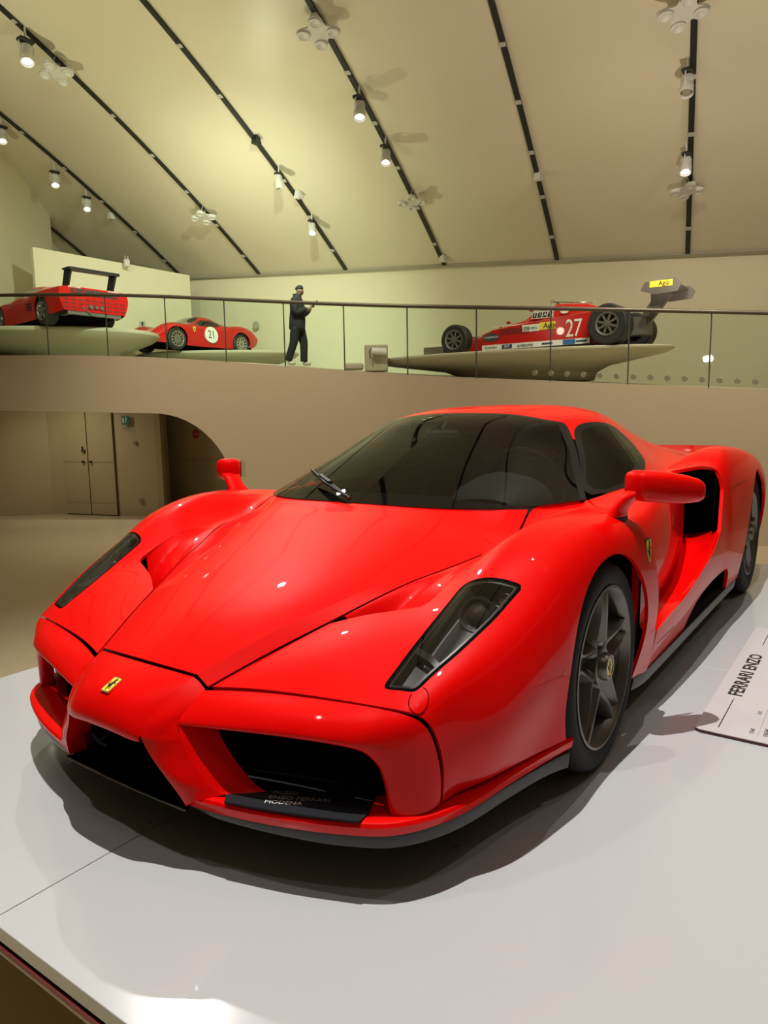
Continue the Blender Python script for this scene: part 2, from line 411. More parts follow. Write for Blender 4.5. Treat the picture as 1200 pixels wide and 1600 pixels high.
FEN = [
 [(-.55, .715, .778), (-.55, .75, .762), (-.55, .81, .745), (-.55, .865, .735), (-.55, .915, .712), (-.55, .952, .655), (-.55, .97, .55), (-.55, .972, .38), (-.55, .935, .158)],
 [(-.35, .640, .779), (-.35, .71, .758), (-.35, .79, .762), (-.35, .855, .762), (-.35, .915, .742), (-.35, .955, .69), (-.35, .972, .59), (-.35, .973, .40), (-.35, .925, .16)],
 [(-.19, .607, .770), (-.18, .675, .742), (-.17, .765, .770), (-.17, .845, .778), (-.17, .91, .757), (-.17, .952, .705), (-.17, .967, .61), (-.17, .968, .42), (-.17, .925, .17)],
 [(-.04, .622, .700), (-.034, .685, .722), (-.034, .755, .778), (-.034, .83, .785), (-.034, .90, .766), (-.034, .944, .712), (-.034, .960, .62), (-.034, .96, .43), (-.034, .92, .19)],
 [(.138, .603, .672), (.13, .668, .697), (.12, .735, .768), (.12, .805, .778), (.12, .88, .757), (.12, .930, .70), (.12, .952, .61), (.12, .956, .43), (.12, .92, .21)],
 [(.295, .533, .638), (.295, .62, .668), (.295, .70, .723), (.295, .775, .738), (.295, .86, .715), (.295, .915, .66), (.295, .944, .57), (.295, .956, .42), (.285, .948, .222)],
 [(.436, .471, .607), (.44, .58, .615), (.455, .69, .647), (.44, .77, .665), (.419, .846, .649), (.41, .895, .615), (.41, .927, .54), (.41, .940, .40), (.425, .904, .214)],
 [(.628, .387, .546), (.63, .52, .556), (.638, .676, .555), (.628, .745, .565), (.612, .810, .557), (.60, .862, .530), (.60, .893, .455), (.60, .903, .345), (.60, .86, .212)],
 [(.80, .311, .489), (.803, .47, .489), (.798, .665, .475), (.783, .73, .478), (.755, .782, .481), (.728, .822, .465), (.715, .845, .405), (.712, .85, .32), (.71, .82, .208)],
 [(.965, .239, .428), (.912, .41, .438), (.866, .62, .441), (.848, .70, .439), (.834, .762, .434), (.808, .797, .402), (.79, .812, .34), (.78, .815, .275), (.775, .808, .205)],
 [(1.012, .232, .402), (.958, .455, .415), (.907, .64, .413), (.884, .705, .405), (.868, .745, .388), (.851, .770, .348), (.843, .779, .30), (.838, .783, .25), (.834, .785, .20)],
 [(1.05, .221, .365), (.982, .48, .374), (.927, .645, .367), (.900, .688, .349), (.884, .708, .322), (.876, .718, .292), (.872, .724, .258), (.870, .728, .225), (.868, .732, .195)],
 [(1.02, .235, .352), (.945, .47, .362), (.888, .63, .356), (.862, .67, .34), (.848, .69, .315), (.840, .70, .287), (.836, .706, .255), (.834, .71, .225), (.832, .714, .195)]]
FS = Surf(FEN)
def fend_keep(P, UV):
    xt = np.interp(P[:, 2], [.16, .19, .31, .34, .42, .50, .64, .74, .80], [-.50, -.52, -.49, -.465, -.465, -.45, -.40, -.32, -.28])
    x2 = np.interp(P[:, 1], [.70, .93], [-.50, -.30])
    return P[:, 0] - np.where(P[:, 1] < .93, x2, xt)
def circ(x, z, r, ymin=0):
    return lambda P, UV: np.where(P[:, 1] > ymin, np.hypot(P[:, 0] - x, P[:, 2] - z) - r, 1.0)
LAMP = rounded([(.450, .690), (.509, .686), (.595, .679), (.677, .673), (.759, .671), (.812, .669), (.792, .751), (.745, .765), (.706, .779), (.667, .793), (.622, .806), (.576, .818), (.528, .829), (.474, .837), (.408, .849)],
               4, [.5, .3, .3, .3, .3, .35, .35, .3, .3, .3, .3, .3, .3, .3, .25])
lampg = sdf(LAMP)
VENT = rounded([(.655, .372), (.590, .47), (.548, .565), (.53, .618), (.44, .628), (.30, .628), (.17, .605), (.30, .533)], 5, [.12, .3, .3, .4, .3, .3, .1, .1])
ventg = sdf(VENT)
WASH = [(.80 + .028 * math.cos(a), .765 + .022 * math.sin(a)) for a in np.linspace(0, 6.283, 25)[:-1]]
def fender_patch():
    p = Patch(FS, 0, 8.93, .03, 8, 9, 9)
    p.clip(fend_keep).clip(circ(0, .33, .347, .85)).clip(neg(lampg)).clip(neg(ventg))
    return p
fp = fender_patch()
bp_ = Patch(FS, 9.07, 12, 0, 8, 9, 9)
# black backing added under seams and vents so the gaps stay dark
def inner(d):
    def f(P, N, r, c): return -N * d
    return f
LS = Surf(FEN); LS.off = inner(.135)
lp = Patch(LS, 2.5, 8.4, 0, 5.2, 3, 3).clip(circ(0, .33, .37, 0))
# sunken vent channel
VS = Surf(FEN)
def voff(P, N, r, c):
    x, y = P[:, 0], P[:, 1]
    s = np.clip((x - .12) / (.60 - .12), 0, 1); s = s * s * (3 - 2 * s)
    g = np.clip(ventg(P, None) / .035, 0, 1); seam = np.clip((y - (.236 + (.965 - x) * .439)) / .05, 0, 1)
    e = np.clip(g, 0, 1); fr = (x > .50)
    side = np.minimum(np.clip((.632 - y) / .035, 0, 1), 1.0)
    h = seam * seam * (3 - 2 * seam) * side
    o = np.zeros_like(P); 
    a, b_ = np.array([.655, .372]), np.array([.53, .618]); e_ = (b_ - a) / np.linalg.norm(b_ - a); n_ = np.array([-e_[1], e_[0]]); n_ = n_ if n_[0] < 0 else -n_
    dist = np.clip((P[:, :2] - a) @ n_, 0, 1); plunge = np.exp(-(dist / .065)**1.3)
    o[:, 2] = -(.022 * s + .125 * plunge * np.clip((s - .1) * 2, 0, 1)) * h; return o
VS.off = voff
def vent_back(P, UV):      # the floor of the channel stops short of the front lip
    a, b_ = np.array([.655, .372]), np.array([.53, .618]); e_ = (b_ - a) / np.linalg.norm(b_ - a); n_ = np.array([-e_[1], e_[0]]); n_ = n_ if n_[0] < 0 else -n_
    return (P[:, :2] - a) @ n_ - .034
for k, mir in enumerate((False, True)):
    f = shell('fender', [fp], RED, car, mirror=mir)
    shell('bumper', [bp_], RED, car, mirror=mir, thick=.006)
    shell('dark_backing', [lp], VOID, f, mirror=mir, thick=0)
    vp_ = Patch(VS, 3.5, 8.5, 0, 3.2, 12, 14).clip(ins(ventg, -.006)).clip(vent_back)
    shell('air_vent', [vp_], RED, f, mirror=mir, thick=0)
    sy = -1 if mir else 1
    # headlamp
    lens = Patch(FS, 5.5, 9, 1.5, 5, 12, 12).clip(ins(lampg, .0062))
    gask = Patch(FS, 5.5, 9, 1.5, 5, 12, 12).clip(ins(lampg, .0005)).clip(neg(ins(lampg, .0064)))
    fr_ = Patch(FS, 5.5, 9, 1.5, 5, 12, 12).clip(ins(lampg, .010)).clip(neg(ins(lampg, .0145)))
    BS = Surf(FEN)
    def boff(P, N, r, c):
        d = np.clip(lampg(P, None) / .018, 0, 1); return -N * (.004 + .052 * d)[:, None]
    BS.off = boff
    bk = Patch(BS, 5.5, 9, 1.5, 5, 14, 14).clip(ins(lampg, .0))
    hl = shell('headlamp', [bk], mat('lamp_bowl', (.035, .036, .035), .35), car, mirror=mir, thick=0)
    shell('lens', [lens], LENS, hl, mirror=mir, thick=.003)
    shell('gasket', [gask], VOID, hl, mirror=mir, thick=.006)
    shell('bezel', [fr_], mat('lamp_bezel', (.05, .05, .048), .3, .3), hl, mirror=mir, thick=.004, lift=-.004)
    R_ = Surf(FEN); R_.off = inner(.03)
    low = Patch(R_, 5.5, 9, 1.5, 5, 12, 12).clip(ins(lampg, .020)).clip(lambda P, UV: P[:, 0] - (.700 + (P[:, 1] - .7) * .35))
    shell('lower_reflector', [low], mat('reflector', (.5, .51, .53), .3, 1), hl, mirror=mir, thick=.008)
    lowd = Patch(FS, 5.5, 9, 1.5, 5, 12, 12).clip(ins(lampg, .012)).clip(lambda P, UV: .008 - abs(P[:, 0] - (.690 + (P[:, 1] - .7) * .35)))
    shell('divider', [lowd], mat('lamp_bezel', (.05, .05, .048), .3, .3), hl, mirror=mir, thick=.03, lift=-.003)
    q = MB(); q.lathe([(.0, .0), (.036, .002), (.040, .012), (.047, .014), (.050, .006), (.050, -.05)], 28)
    dirv = Vector((.80, .10 * sy, .42)).normalized(); Mx = Matrix.Translation(Vector((.505, .762 * sy, .585))) @ dirv.to_track_quat('Z', 'Y').to_matrix().to_4x4()
    q.V = [tuple(Mx @ Vector(v)) for v in q.V]; q.build('projector', mat('lamp_ring', (.14, .14, .13), .25, .8), hl, angle=40)
    q = MB(); q.lathe([(.0, .016), (.016, .013), (.028, .006), (.034, .0)], 24); q.V = [tuple(Mx @ Vector(v)) for v in q.V]
    q.build('projector_lens', mat('lamp_eye', (.05, .04, .03), .05, 0, 1), hl, smooth=True)
    q = MB(); q.lathe([(.0, .0), (.010, .0), (.014, .006), (.017, .004), (.017, -.02)], 18)
    M2 = Matrix.Translation(Vector((.452, .815 * sy, .622))) @ dirv.to_track_quat('Z', 'Y').to_matrix().to_4x4()
    q.V = [tuple(M2 @ Vector(v)) for v in q.V]; q.build('side_bulb', mat('lamp_ring', (.14, .14, .13), .25, .8), hl, angle=40)
    # round washer cover line
    wc = Patch(FS, 7, 9.0, 2.5, 5.5, 12, 12).clip(neg(lampg, .004)).clip(ins(sdf(WASH))).clip(neg(ins(sdf([(.80 + .026 * math.cos(a), .765 + .020 * math.sin(a)) for a in np.linspace(0, 6.283, 25)[:-1]]))))
    shell('washer_cover_seam', [wc], mat('dark_red_line', (.10, .001, .001), .9, spec=0), f, mirror=mir, thick=0, lift=.0006)

# nose cone: top, side band, strut
NT = [
 [(.990, 0, .4615), (.987, .08, .460), (.980, .15, .4565), (.971, .195, .4515)],
 [(1.030, 0, .446), (1.027, .075, .4445), (1.022, .14, .440), (1.018, .183, .430)],
 [(1.078, 0, .423), (1.075, .072, .421), (1.070, .13, .413), (1.063, .168, .399)],
 [(1.110, 0, .397), (1.108, .068, .394), (1.102, .122, .384), (1.094, .158, .366)],
 [(1.128, 0, .362), (1.126, .066, .359), (1.120, .118, .352), (1.110, .152, .338)],
 [(1.124, 0, .330), (1.122, .066, .328), (1.117, .115, .322), (1.108, .148, .318)],
 [(1.085, 0, .318), (1.083, .066, .316), (1.080, .11, .312), (1.075, .142, .308)]]
NB = [
 [(.971, .195, .4515), (.969, .216, .440), (.970, .2355, .4265)],
 [(1.018, .183, .430), (1.010, .208, .420), (1.000, .233, .409)],
 [(1.063, .168, .399), (1.050, .200, .393), (1.030, .228, .386)],
 [(1.094, .158, .366), (1.078, .192, .366), (1.050, .221, .365)],
 [(1.110, .152, .338), (1.092, .192, .328), (1.055, .238, .330)]]
STR = [
 [(1.110, .152, .338), (1.092, .192, .328), (1.055, .238, .330)],
 [(1.100, .178, .285), (1.086, .212, .280), (1.053, .258, .290)],
 [(1.085, .220, .228), (1.078, .250, .235), (1.046, .290, .245)],
 [(1.070, .243, .185), (1.066, .272, .205), (1.036, .320, .214)],
 [(1.062, .250, .160), (1.060, .290, .185), (1.020, .352, .203)]]
STI = [[r[2], (r[2][0] - .075, r[2][1] + .045 + .012 * i, r[2][2] - .006)] for i, r in enumerate([NB[3]] + STR)]
STU = [[(r[0][0] - .09, r[0][1] + .02, r[0][2]), r[0]] for r in STR]
nose = shell('nose_cone', [Patch(Surf(NT), 0, 6, 0, 3, 6, 8), Patch(Surf(NB), 0, 4, 0, 2, 6, 6), Patch(Surf(STR), 0, 4, 0, 2, 6, 6),
                    Patch(Surf(STI), 0, 5, 0, 1, 5, 4), Patch(Surf(STU), 0, 4, 0, 1, 5, 3)], RED, car, both=True, thick=0)

# lower lip: cross sections along the contour
CON = smooth_line([(1.062, .250), (1.043, .371), (.996, .542), (.934, .689), (.882, .763), (.800, .818), (.690, .856), (.58, .876), (.465, .898), (.35, .924), (.283, .944)], 5)
def contour_loft(sec, z_of=None):
    """sec(t) -> list of (inset, z)"""
    rings = []
    n = len(CON)
    for i, p in enumerate(CON):
        t = CON[min(i + 1, n - 1)] - CON[max(i - 1, 0)]; t = t / np.hypot(*t); nrm = np.array([-t[1], t[0]])   # inward
        if nrm @ (-p) < 0: nrm = -nrm
        rings.append([(p[0] + nrm[0] * a, p[1] + nrm[1] * a, z) for a, z in sec(i / (n - 1))])
    return rings
def skirt_sec(t):
    zb = float(np.interp(t, [0, .06, .25, .85, 1], [.150, .138, .124, .120, .110]))
    return [(.014, .160), (.012, .153), (.016, zb + .004), (.024, zb), (.07, zb), (.07, .157)]
def lipsec(t):
    wd = np.interp(t, [0, .08, .42, .55, .7, 1], [.05, .10, .12, .07, .03, .02]); zt = np.interp(t, [0, .5, 1], [.196, .198, .212])
    return [(wd, zt + .002), (.012, zt), (.004, zt - .004), (0, zt - .012), (.004, .172 + .01 * t), (.012, .157 + .014 * t * t), (.05, .156), (.05, .17)]
for s in (1, -1):
    b = MB(); b.loft(contour_loft(lipsec))
    if s < 0: n_ = len(b.V); b.mirror(); b.V = b.V[n_:]; b.F = [tuple(i - n_ for i in f) for f in b.F[len(b.F) // 2:]]
    b.build('front_lip', RED, car, angle=35)
b = MB(); b.loft(contour_loft(skirt_sec))
for s in (1, -1):
    if s < 0: b.V = [(v[0], -v[1], v[2]) for v in b.V]; b.F = [tuple(reversed(f)) for f in b.F]
    b.build('front_splitter', SKIRT, car, angle=35)
# flat black tray between the struts and floor of the intakes
poly = [(CON[i][0] - .03, CON[i][1] - .01) for i in range(0, len(CON), 3)]
full = [(1.066, -.26), (1.072, 0), (1.066, .26)] + poly + [(.20, .90), (.20, -.90)] + [(x, -y) for x, y in reversed(poly)]
b = MB(); b.prism(full, .149, .156); b.build('front_floor', VOID, car)
b = MB(); b.tube([(1.068 + .006 * math.cos(y * 6), y, .1535) for y in np.linspace(-.255, .255, 15)], .003, 6); b.build('floor_edge', mat('floor_edge_grey', (.10, .09, .08), .4), car)
b = MB()                                      # dark box that closes the intakes
for s in (-1, 1):
    b.box((.70, s * .47, .28), (.02, .62, .26)); b.box((.77, s * .42, .385), (.22, .40, .01)); b.box((.80, s * .17, .27), (.26, .012, .20))
    b.box((.70, s * .745, .27), (.12, .01, .22))
b.box((.78, 0, .25), (.02, .6, .26)); b.box((.93, 0, .345), (.3, .40, .01))
b.build('intake_duct', VOID, car)
# information strip across the lip in front of the near intake
b = MB()
cs = [(1.012, .352), (.865, .686), (.905, .712), (1.050, .372)]
b.prism([(1.012, .344), (.80, .30), (.73, .62), (.899, .688), (.938, .690), (.974, .600), (1.011, .495), (1.046, .372)], .1985, .2035)
plq = b.build('information_strip', mat('strip_black', (.012, .013, .017), .6, spec=.2), car)
tag(plq, 'black strip with the museum name in white and grey letters on the lip')
d = Vector((-.135, .27, 0)).normalized(); up = Vector((-d.y, d.x, 0)) * -1
up = Vector((-.27, -.135, 0)).normalized()
for s_, sz, off, mt in (('MUSEO', .0195, .0, GREYP), ('ENZO FERRARI', .0195, .0, GREYP), ('MODENA', .0195, .0, WHITE)):
    text('lettering', s_, sz, mt, plq, frame({'M': (.9515, .441, .2042), 'E': (.9735, .447, .2042)}[s_[0]] if s_ != 'MODENA' else (.994, .453, .2042), d, up), align='LEFT', sx={'MUSEO': 1.0, 'MODENA': 1.10}.get(s_, 1.15), extrude=.0003)

# doors, sill channel, rear body
DOOR = [
 [(-.30, .655, .776), (-.30, .73, .760), (-.30, .86, .764), (-.30, .915, .68), (-.30, .93, .55), (-.30, .93, .42), (-.30, .925, .34)],
 [(-.50, .705, .780), (-.50, .75, .762), (-.50, .862, .745), (-.50, .915, .685), (-.50, .930, .55), (-.50, .928, .43), (-.50, .918, .35)],
 [(-.75, .712, .786), (-.75, .77, .790), (-.75, .855, .768), (-.75, .903, .70), (-.75, .920, .56), (-.75, .915, .45), (-.75, .895, .367)],
 [(-1.0, .715, .79), (-1.0, .768, .80), (-1.0, .838, .785), (-1.0, .882, .71), (-1.0, .900, .58), (-1.0, .893, .46), (-1.0, .868, .37)],
 [(-1.3, .712, .80), (-1.3, .755, .808), (-1.3, .808, .797), (-1.3, .843, .73), (-1.3, .858, .60), (-1.3, .85, .49), (-1.3, .835, .39)],
 [(-1.6, .68, .80), (-1.6, .72, .808), (-1.6, .762, .795), (-1.6, .790, .73), (-1.6, .802, .62), (-1.6, .802, .53), (-1.6, .80, .45)],
 [(-1.85, .62, .80), (-1.85, .65, .805), (-1.85, .68, .79), (-1.85, .70, .73), (-1.85, .71, .62), (-1.85, .71, .53), (-1.85, .71, .46)]]
DS = Surf(DOOR, flip=True)
CH = [[(-.42, .925, .347), (-.42, .94, .32), (-.42, .95, .295)], [(-.65, .905, .362), (-.66, .935, .342), (-.67, .962, .326)],
      [(-1.0, .868, .37), (-1.0, .925, .366), (-1.0, .977, .380)], [(-1.3, .835, .39), (-1.31, .905, .402), (-1.32, .979, .443)],
      [(-1.6, .80, .45), (-1.58, .885, .455), (-1.56, .975, .53)], [(-1.85, .71, .46), (-1.85, .83, .47), (-1.85, .96, .53)]]
CS = Surf(CH, flip=True)
RE = [
 [(-.45, .70, .80), (-.45, .75, .81), (-.45, .81, .82), (-.45, .86, .825), (-.45, .915, .81), (-.45, .945, .72), (-.45, .958, .55), (-.45, .957, .34), (-.45, .928, .156)],
 [(-1.0, .70, .80), (-1.0, .75, .81), (-1.0, .81, .82), (-1.0, .86, .825), (-1.0, .915, .81), (-1.0, .955, .73), (-1.0, .976, .56), (-1.0, .978, .37), (-1.0, .928, .156)],
 [(-1.6, .70, .802), (-1.6, .75, .812), (-1.6, .81, .822), (-1.6, .86, .826), (-1.6, .915, .81), (-1.6, .955, .74), (-1.6, .975, .60), (-1.6, .98, .40), (-1.6, .93, .156)],
 [(-1.8, .66, .802), (-1.8, .72, .835), (-1.8, .79, .868), (-1.8, .86, .876), (-1.8, .92, .85), (-1.8, .965, .76), (-1.8, .985, .60), (-1.8, .985, .40), (-1.8, .94, .156)],
 [(-2.0, .63, .80), (-2.0, .70, .852), (-2.0, .78, .895), (-2.0, .85, .908), (-2.0, .92, .88), (-2.0, .972, .77), (-2.0, .992, .60), (-2.0, .99, .40), (-2.0, .945, .156)],
 [(-2.3, .62, .80), (-2.3, .69, .845), (-2.3, .77, .888), (-2.3, .85, .902), (-2.3, .925, .87), (-2.3, .98, .76), (-2.3, 1.0, .62), (-2.3, .995, .40), (-2.3, .95, .156)],
 [(-2.65, .62, .80), (-2.65, .69, .832), (-2.65, .77, .866), (-2.65, .85, .875), (-2.65, .925, .845), (-2.65, .98, .75), (-2.65, 1.0, .62), (-2.65, .995, .40), (-2.65, .95, .17)],
 [(-3.05, .62, .795), (-3.05, .69, .81), (-3.05, .77, .825), (-3.05, .85, .82), (-3.05, .92, .79), (-3.05, .965, .70), (-3.05, .98, .58), (-3.05, .97, .40), (-3.05, .93, .20)],
 [(-3.45, .60, .79), (-3.45, .67, .79), (-3.45, .74, .783), (-3.45, .81, .765), (-3.45, .87, .73), (-3.45, .915, .65), (-3.45, .93, .55), (-3.45, .92, .40), (-3.45, .89, .25)]]
RS = Surf(RE, flip=True)
def rear_keep(P, UV):
    xl = np.interp(P[:, 2], [.155, .307, .330, .352, .40, .459, .53, .634, .723, .79], [-.535, -.53, -.67, -.86, -1.11, -1.38, -1.56, -1.63, -1.69, -1.70])
    xt = np.interp(P[:, 1], [.70, .78, .93], [-1.58, -1.61, -1.70])
    return np.where(P[:, 1] > .93, xl, np.where(P[:, 2] > .6, xt, xl)) - P[:, 0]
SIDE = rounded([(-1.07, .13), (-1.13, .225), (-1.22, .275), (-1.45, .300), (-1.84, .300), (-1.93, .25), (-1.99, .13)], 4, .35)
CAN = [
 [(.018, 0, .785), (.012, .22, .785), (-.03, .43, .784), (-.19, .60, .782), (-.43, .69, .784), (-.49, .702, .784), (-.54, .708, .783)],
 [(-.27, 0, .925), (-.28, .21, .92), (-.31, .39, .905), (-.42, .52, .885), (-.57, .615, .86), (-.66, .66, .835), (-.72, .71, .786)],
 [(-.53, 0, 1.040), (-.54, .2, 1.034), (-.57, .36, 1.015), (-.64, .455, .985), (-.73, .545, .955), (-.83, .625, .89), (-.92, .715, .79)],
 [(-.74, 0, 1.108), (-.75, .19, 1.103), (-.77, .33, 1.088), (-.81, .42, 1.068), (-.88, .485, 1.043), (-.97, .595, .94), (-1.08, .718, .795)],
 [(-1.15, 0, 1.146), (-1.15, .2, 1.142), (-1.15, .34, 1.130), (-1.15, .43, 1.110), (-1.15, .50, 1.070), (-1.2, .595, .955), (-1.25, .712, .80)],
 [(-1.6, 0, 1.132), (-1.6, .2, 1.126), (-1.6, .33, 1.108), (-1.6, .41, 1.080), (-1.6, .475, 1.03), (-1.6, .57, .92), (-1.6, .68, .80)],
 [(-2.1, 0, 1.055), (-2.1, .2, 1.046), (-2.1, .31, 1.022), (-2.1, .39, .985), (-2.1, .45, .94), (-2.1, .52, .87), (-2.1, .62, .80)],
 [(-2.7, 0, .95), (-2.7, .2, .94), (-2.7, .32, .905), (-2.7, .40, .88), (-2.7, .45, .86), (-2.7, .52, .83), (-2.7, .62, .80)],
 [(-3.45, 0, .82), (-3.45, .2, .82), (-3.45, .33, .815), (-3.45, .42, .81), (-3.45, .48, .805), (-3.45, .54, .80), (-3.45, .60, .79)]]
KS = Surf(CAN, flip=True)
WIN = rounded([(.35, 4.32), (1.5, 4.30), (2.6, 4.22), (3.2, 4.12), (4.1, 4.12), (4.62, 4.2), (4.95, 4.9), (4.75, 5.55), (4.3, 5.80), (2.8, 6.05), (.9, 6.05), (.25, 5.6)],
              5, [.3, .3, .3, .3, .3, .4, .3, .3, .3, .3, .3, .3])
WIN2 = rounded([(.75, 4.62), (1.5, 4.55), (2.6, 4.45), (3.2, 4.33), (4.0, 4.30), (4.42, 4.38), (4.72, 4.95), (4.52, 5.45), (4.1, 5.62), (2.8, 5.86), (1.05, 5.84), (.65, 5.4)],
              5, [.3, .3, .3, .3, .3, .4, .3, .3, .3, .3, .3, .3])
wing, wing2 = sdf(WIN, 'uv'), sdf(WIN2, 'uv')
scr = rounded([(-3, -1), (-3, 4.12), (.2, 4.10), (2.0, 3.92), (2.93, 3.60), (2.97, 2.4), (2.97, -1)], 5, .3)
scr2 = rounded([(-3, -1), (-3, 4.5), (0, 4.5), (1.5, 4.28), (2.6, 4.14), (3.06, 3.86), (3.06, 2.5), (3.06, -1)], 5, [.1, .1, .1, .3, .3, .5, .3, .1])
scrg, scrg2 = sdf(scr, 'uv'), sdf(scr2, 'uv')
ws = Patch(KS, 0, 4, 0, 4.5, 8, 8).clip(scrg); sp = shell('windscreen', [ws], TINT, car, both=True, thick=.005)
pl = Patch(KS, 0, 4, 0, 5, 8, 10).clip(ins(scrg2, .01)).clip(neg(scrg, .004)).clip(neg(wing))
shell('windscreen_surround', [pl], mat('black_trim', (.008, .008, .008), .28, spec=.3),  car, both=True, thick=.010)
cw = Surf([[(.04, y, .768 - .02 * (y / .6)**2) for y in (0, .25, .45)], [(-.03, y, .772) for y in (0, .25, .45)]])
roof = Patch(KS, 2.5, 8, 0, 6, 7, 8).clip(neg(ins(scrg2, 0))).clip(neg(wing))
roof0 = Patch(KS, 2.5, 8, 0, 6, 7, 8)
shell('roof', [roof], RED, car, both=True, thick=.012, weld=True)
for mir in (False, True):
    d_ = Patch(DS, .15, 6, 0, 6, 7, 8).clip(lambda P, UV: np.where((P[:, 1] > .93) | (P[:, 2] < .70), 1.0, np.interp(P[:, 1], [.70, .93], [-.505, -.305]) - P[:, 0]))
    dr = shell('door', [d_], RED, car, mirror=mir)
    shell('sill_channel', [Patch(CS, 0, 5, 0, 2, 6, 6)], RED, car, mirror=mir, thick=0)
    q = Patch(RS, 0, 8, 0, 8, 10, 9).clip(rear_keep).clip(circ(-2.65, .362, .388, .9)).clip(neg(sdf(SIDE, (0, 2))))
    qf = shell('rear_fender', [q], RED, car, mirror=mir, thick=.016)
    wg = Patch(KS, 0, 5.5, 4, 6, 8, 10).clip(wing).clip(neg(ins(wing2, .01)))
    sw = shell('side_window', [Patch(KS, 0, 5.5, 4, 6, 8, 10).clip(wing2)], TINT, dr, mirror=mir, thick=.004)
    shell('window_surround', [wg], mat('black_trim', (.008, .008, .008), .28, spec=.3),  dr, mirror=mir, thick=.008)
    s = -1 if mir else 1
    b = MB(); b.box((-1.95, s * .80, .60), (.01, .25, .40)); b.box((-1.8, s * .93, .62), (.3, .01, .3)); b.box((-1.83, s * .82, .80), (.3, .2, .005))
    for k in range(12): b.box((-1.90, s * .80, .44 + k * .028), (.05, .24, .004))
    b.build('side_intake', VOID, qf)
    b = MB(); b.box((-1.55, s * .86, .22), (1.2, .02, .22)); b.build('lower_side_duct', VOID, qf)
    b = MB(); RS2 = []
    for x, y in ((-.40, .912), (-.44, .922), (-.52, .932), (-.9, .937), (-1.4, .94), (-1.9, .945), (-2.24, .95)):
        RS2.append([(x, s * (y + .0), .160), (x, s * (y + .003), .152), (x, s * (y - .006), .108), (x, s * (y - .02), .098), (x, s * (y - .10), .098), (x, s * (y - .10), .16)])
    if s < 0: RS2 = [list(reversed(r)) for r in RS2]
    b.loft(RS2); b.build('side_skirt', SKIRT, car, angle=35)
    # joint lines on the flanks
    def seam(name, S, rc, mn=.004, mt=mat('joint_line', (.02, .001, .001), .7)):
        rc = np.array(rc, float); P, N = S.ev(rc[:, 0], rc[:, 1]); V = []; F = []
        for i in range(len(P)):
            t = P[min(i + 1, len(P) - 1)] - P[max(i - 1, 0)]; sd = np.cross(N[i], t); sd /= np.linalg.norm(sd)
            for k in (-1, 1): v = P[i] + N[i] * .0006 + sd * k * mn / 2; V.append((v[0], v[1] * s, v[2]))
        F = [(2 * i, 2 * i + 1, 2 * i + 3, 2 * i + 2) for i in range(len(P) - 1)]
        obj(name, V, F, mt, qf)
    seam('joint', RS, [(r, 5.35 - (r - 3.2) * .03) for r in np.linspace(3.0, 4.7, 14)], .003)
    seam('joint', RS, [(3.1 + .02 * k, c) for k, c in enumerate(np.linspace(2.0, 5.3, 16))][:2] + [(4.0, c) for c in np.linspace(1.6, 4.6, 14)], .003) if False else None
    seam('joint', RS, [(r, 7.55) for r in np.linspace(.25, .7, 6)], .003)
    # mirror
    s_ = s
    A, B = Vector((-.225, s * .945, .868)), Vector((-.425, s * 1.105, .842)); ax = (B - A).normalized()
    fwdv = Vector((0, 0, 1)).cross(ax).normalized(); fwdv = fwdv if fwdv.x > 0 else -fwdv
    rings = []
    for t, hh, dd, dz in ((-.06, .020, .018, .004), (-.03, .040, .040, .002), (.06, .050, .054, 0), (.35, .053, .058, 0), (.7, .048, .052, -.001), (.9, .040, .044, -.002), (.985, .030, .032, -.003), (1.02, .015, .016, -.004)):
        c = A + (B - A) * t + Vector((0, 0, dz)); r = []
        for k in range(20):
            a = 2 * math.pi * k / 20; ca, sa = math.cos(a), math.sin(a); e = .62
            r.append(tuple(c + fwdv * (dd * math.copysign(abs(ca)**e, ca)) + Vector((0, 0, hh * math.copysign(abs(sa)**e, sa)))))
        rings.append(r)
    b = MB(); b.loft(rings); mr = b.build('door_mirror', RED, car, smooth=True)
    tag(mr, 'red wing mirror housing on a short arm')
    b = MB(); b.box((0, 0, 0), (.004, .17, .075)); gM = frame(A + (B - A) * .5 - fwdv * .056, ax, (0, 0, 1)) @ Matrix.Rotation(math.pi / 2, 4, 'Y')
    b.V = [tuple(frame(A + (B - A) * .5 - fwdv * .0585, fwdv, ax) @ Vector(v)) for v in b.V]; b.build('mirror_glass', CHROME, mr)
    rings = []
    for c, rx, ry in (((-.235, .885, .757), .064, .036), ((-.235, .888, .772), .056, .032), ((-.232, .902, .795), .046, .026), ((-.235, .925, .825), .044, .028), ((-.25, .955, .85), .05, .036)):
        rings.append([(c[0] + rx * math.cos(a), s * (c[1] + ry * math.sin(a)), c[2]) for a in np.linspace(0, 2 * math.pi, 21)[:-1]])
    b = MB(); b.loft(rings); b.build('mirror_arm', RED, mr, smooth=True)
    b = MB(); b.loft([[(c[0] + rx * math.cos(a), s * (c[1] + ry * math.sin(a)), c[2]) for a in np.linspace(0, 2 * math.pi, 21)[:-1]] for c, rx, ry in (((-.235, .885, .750), .064, .037), ((-.235, .886, .763), .063, .036))])
    b.build('mirror_gasket', BLACK, mr, smooth=False)

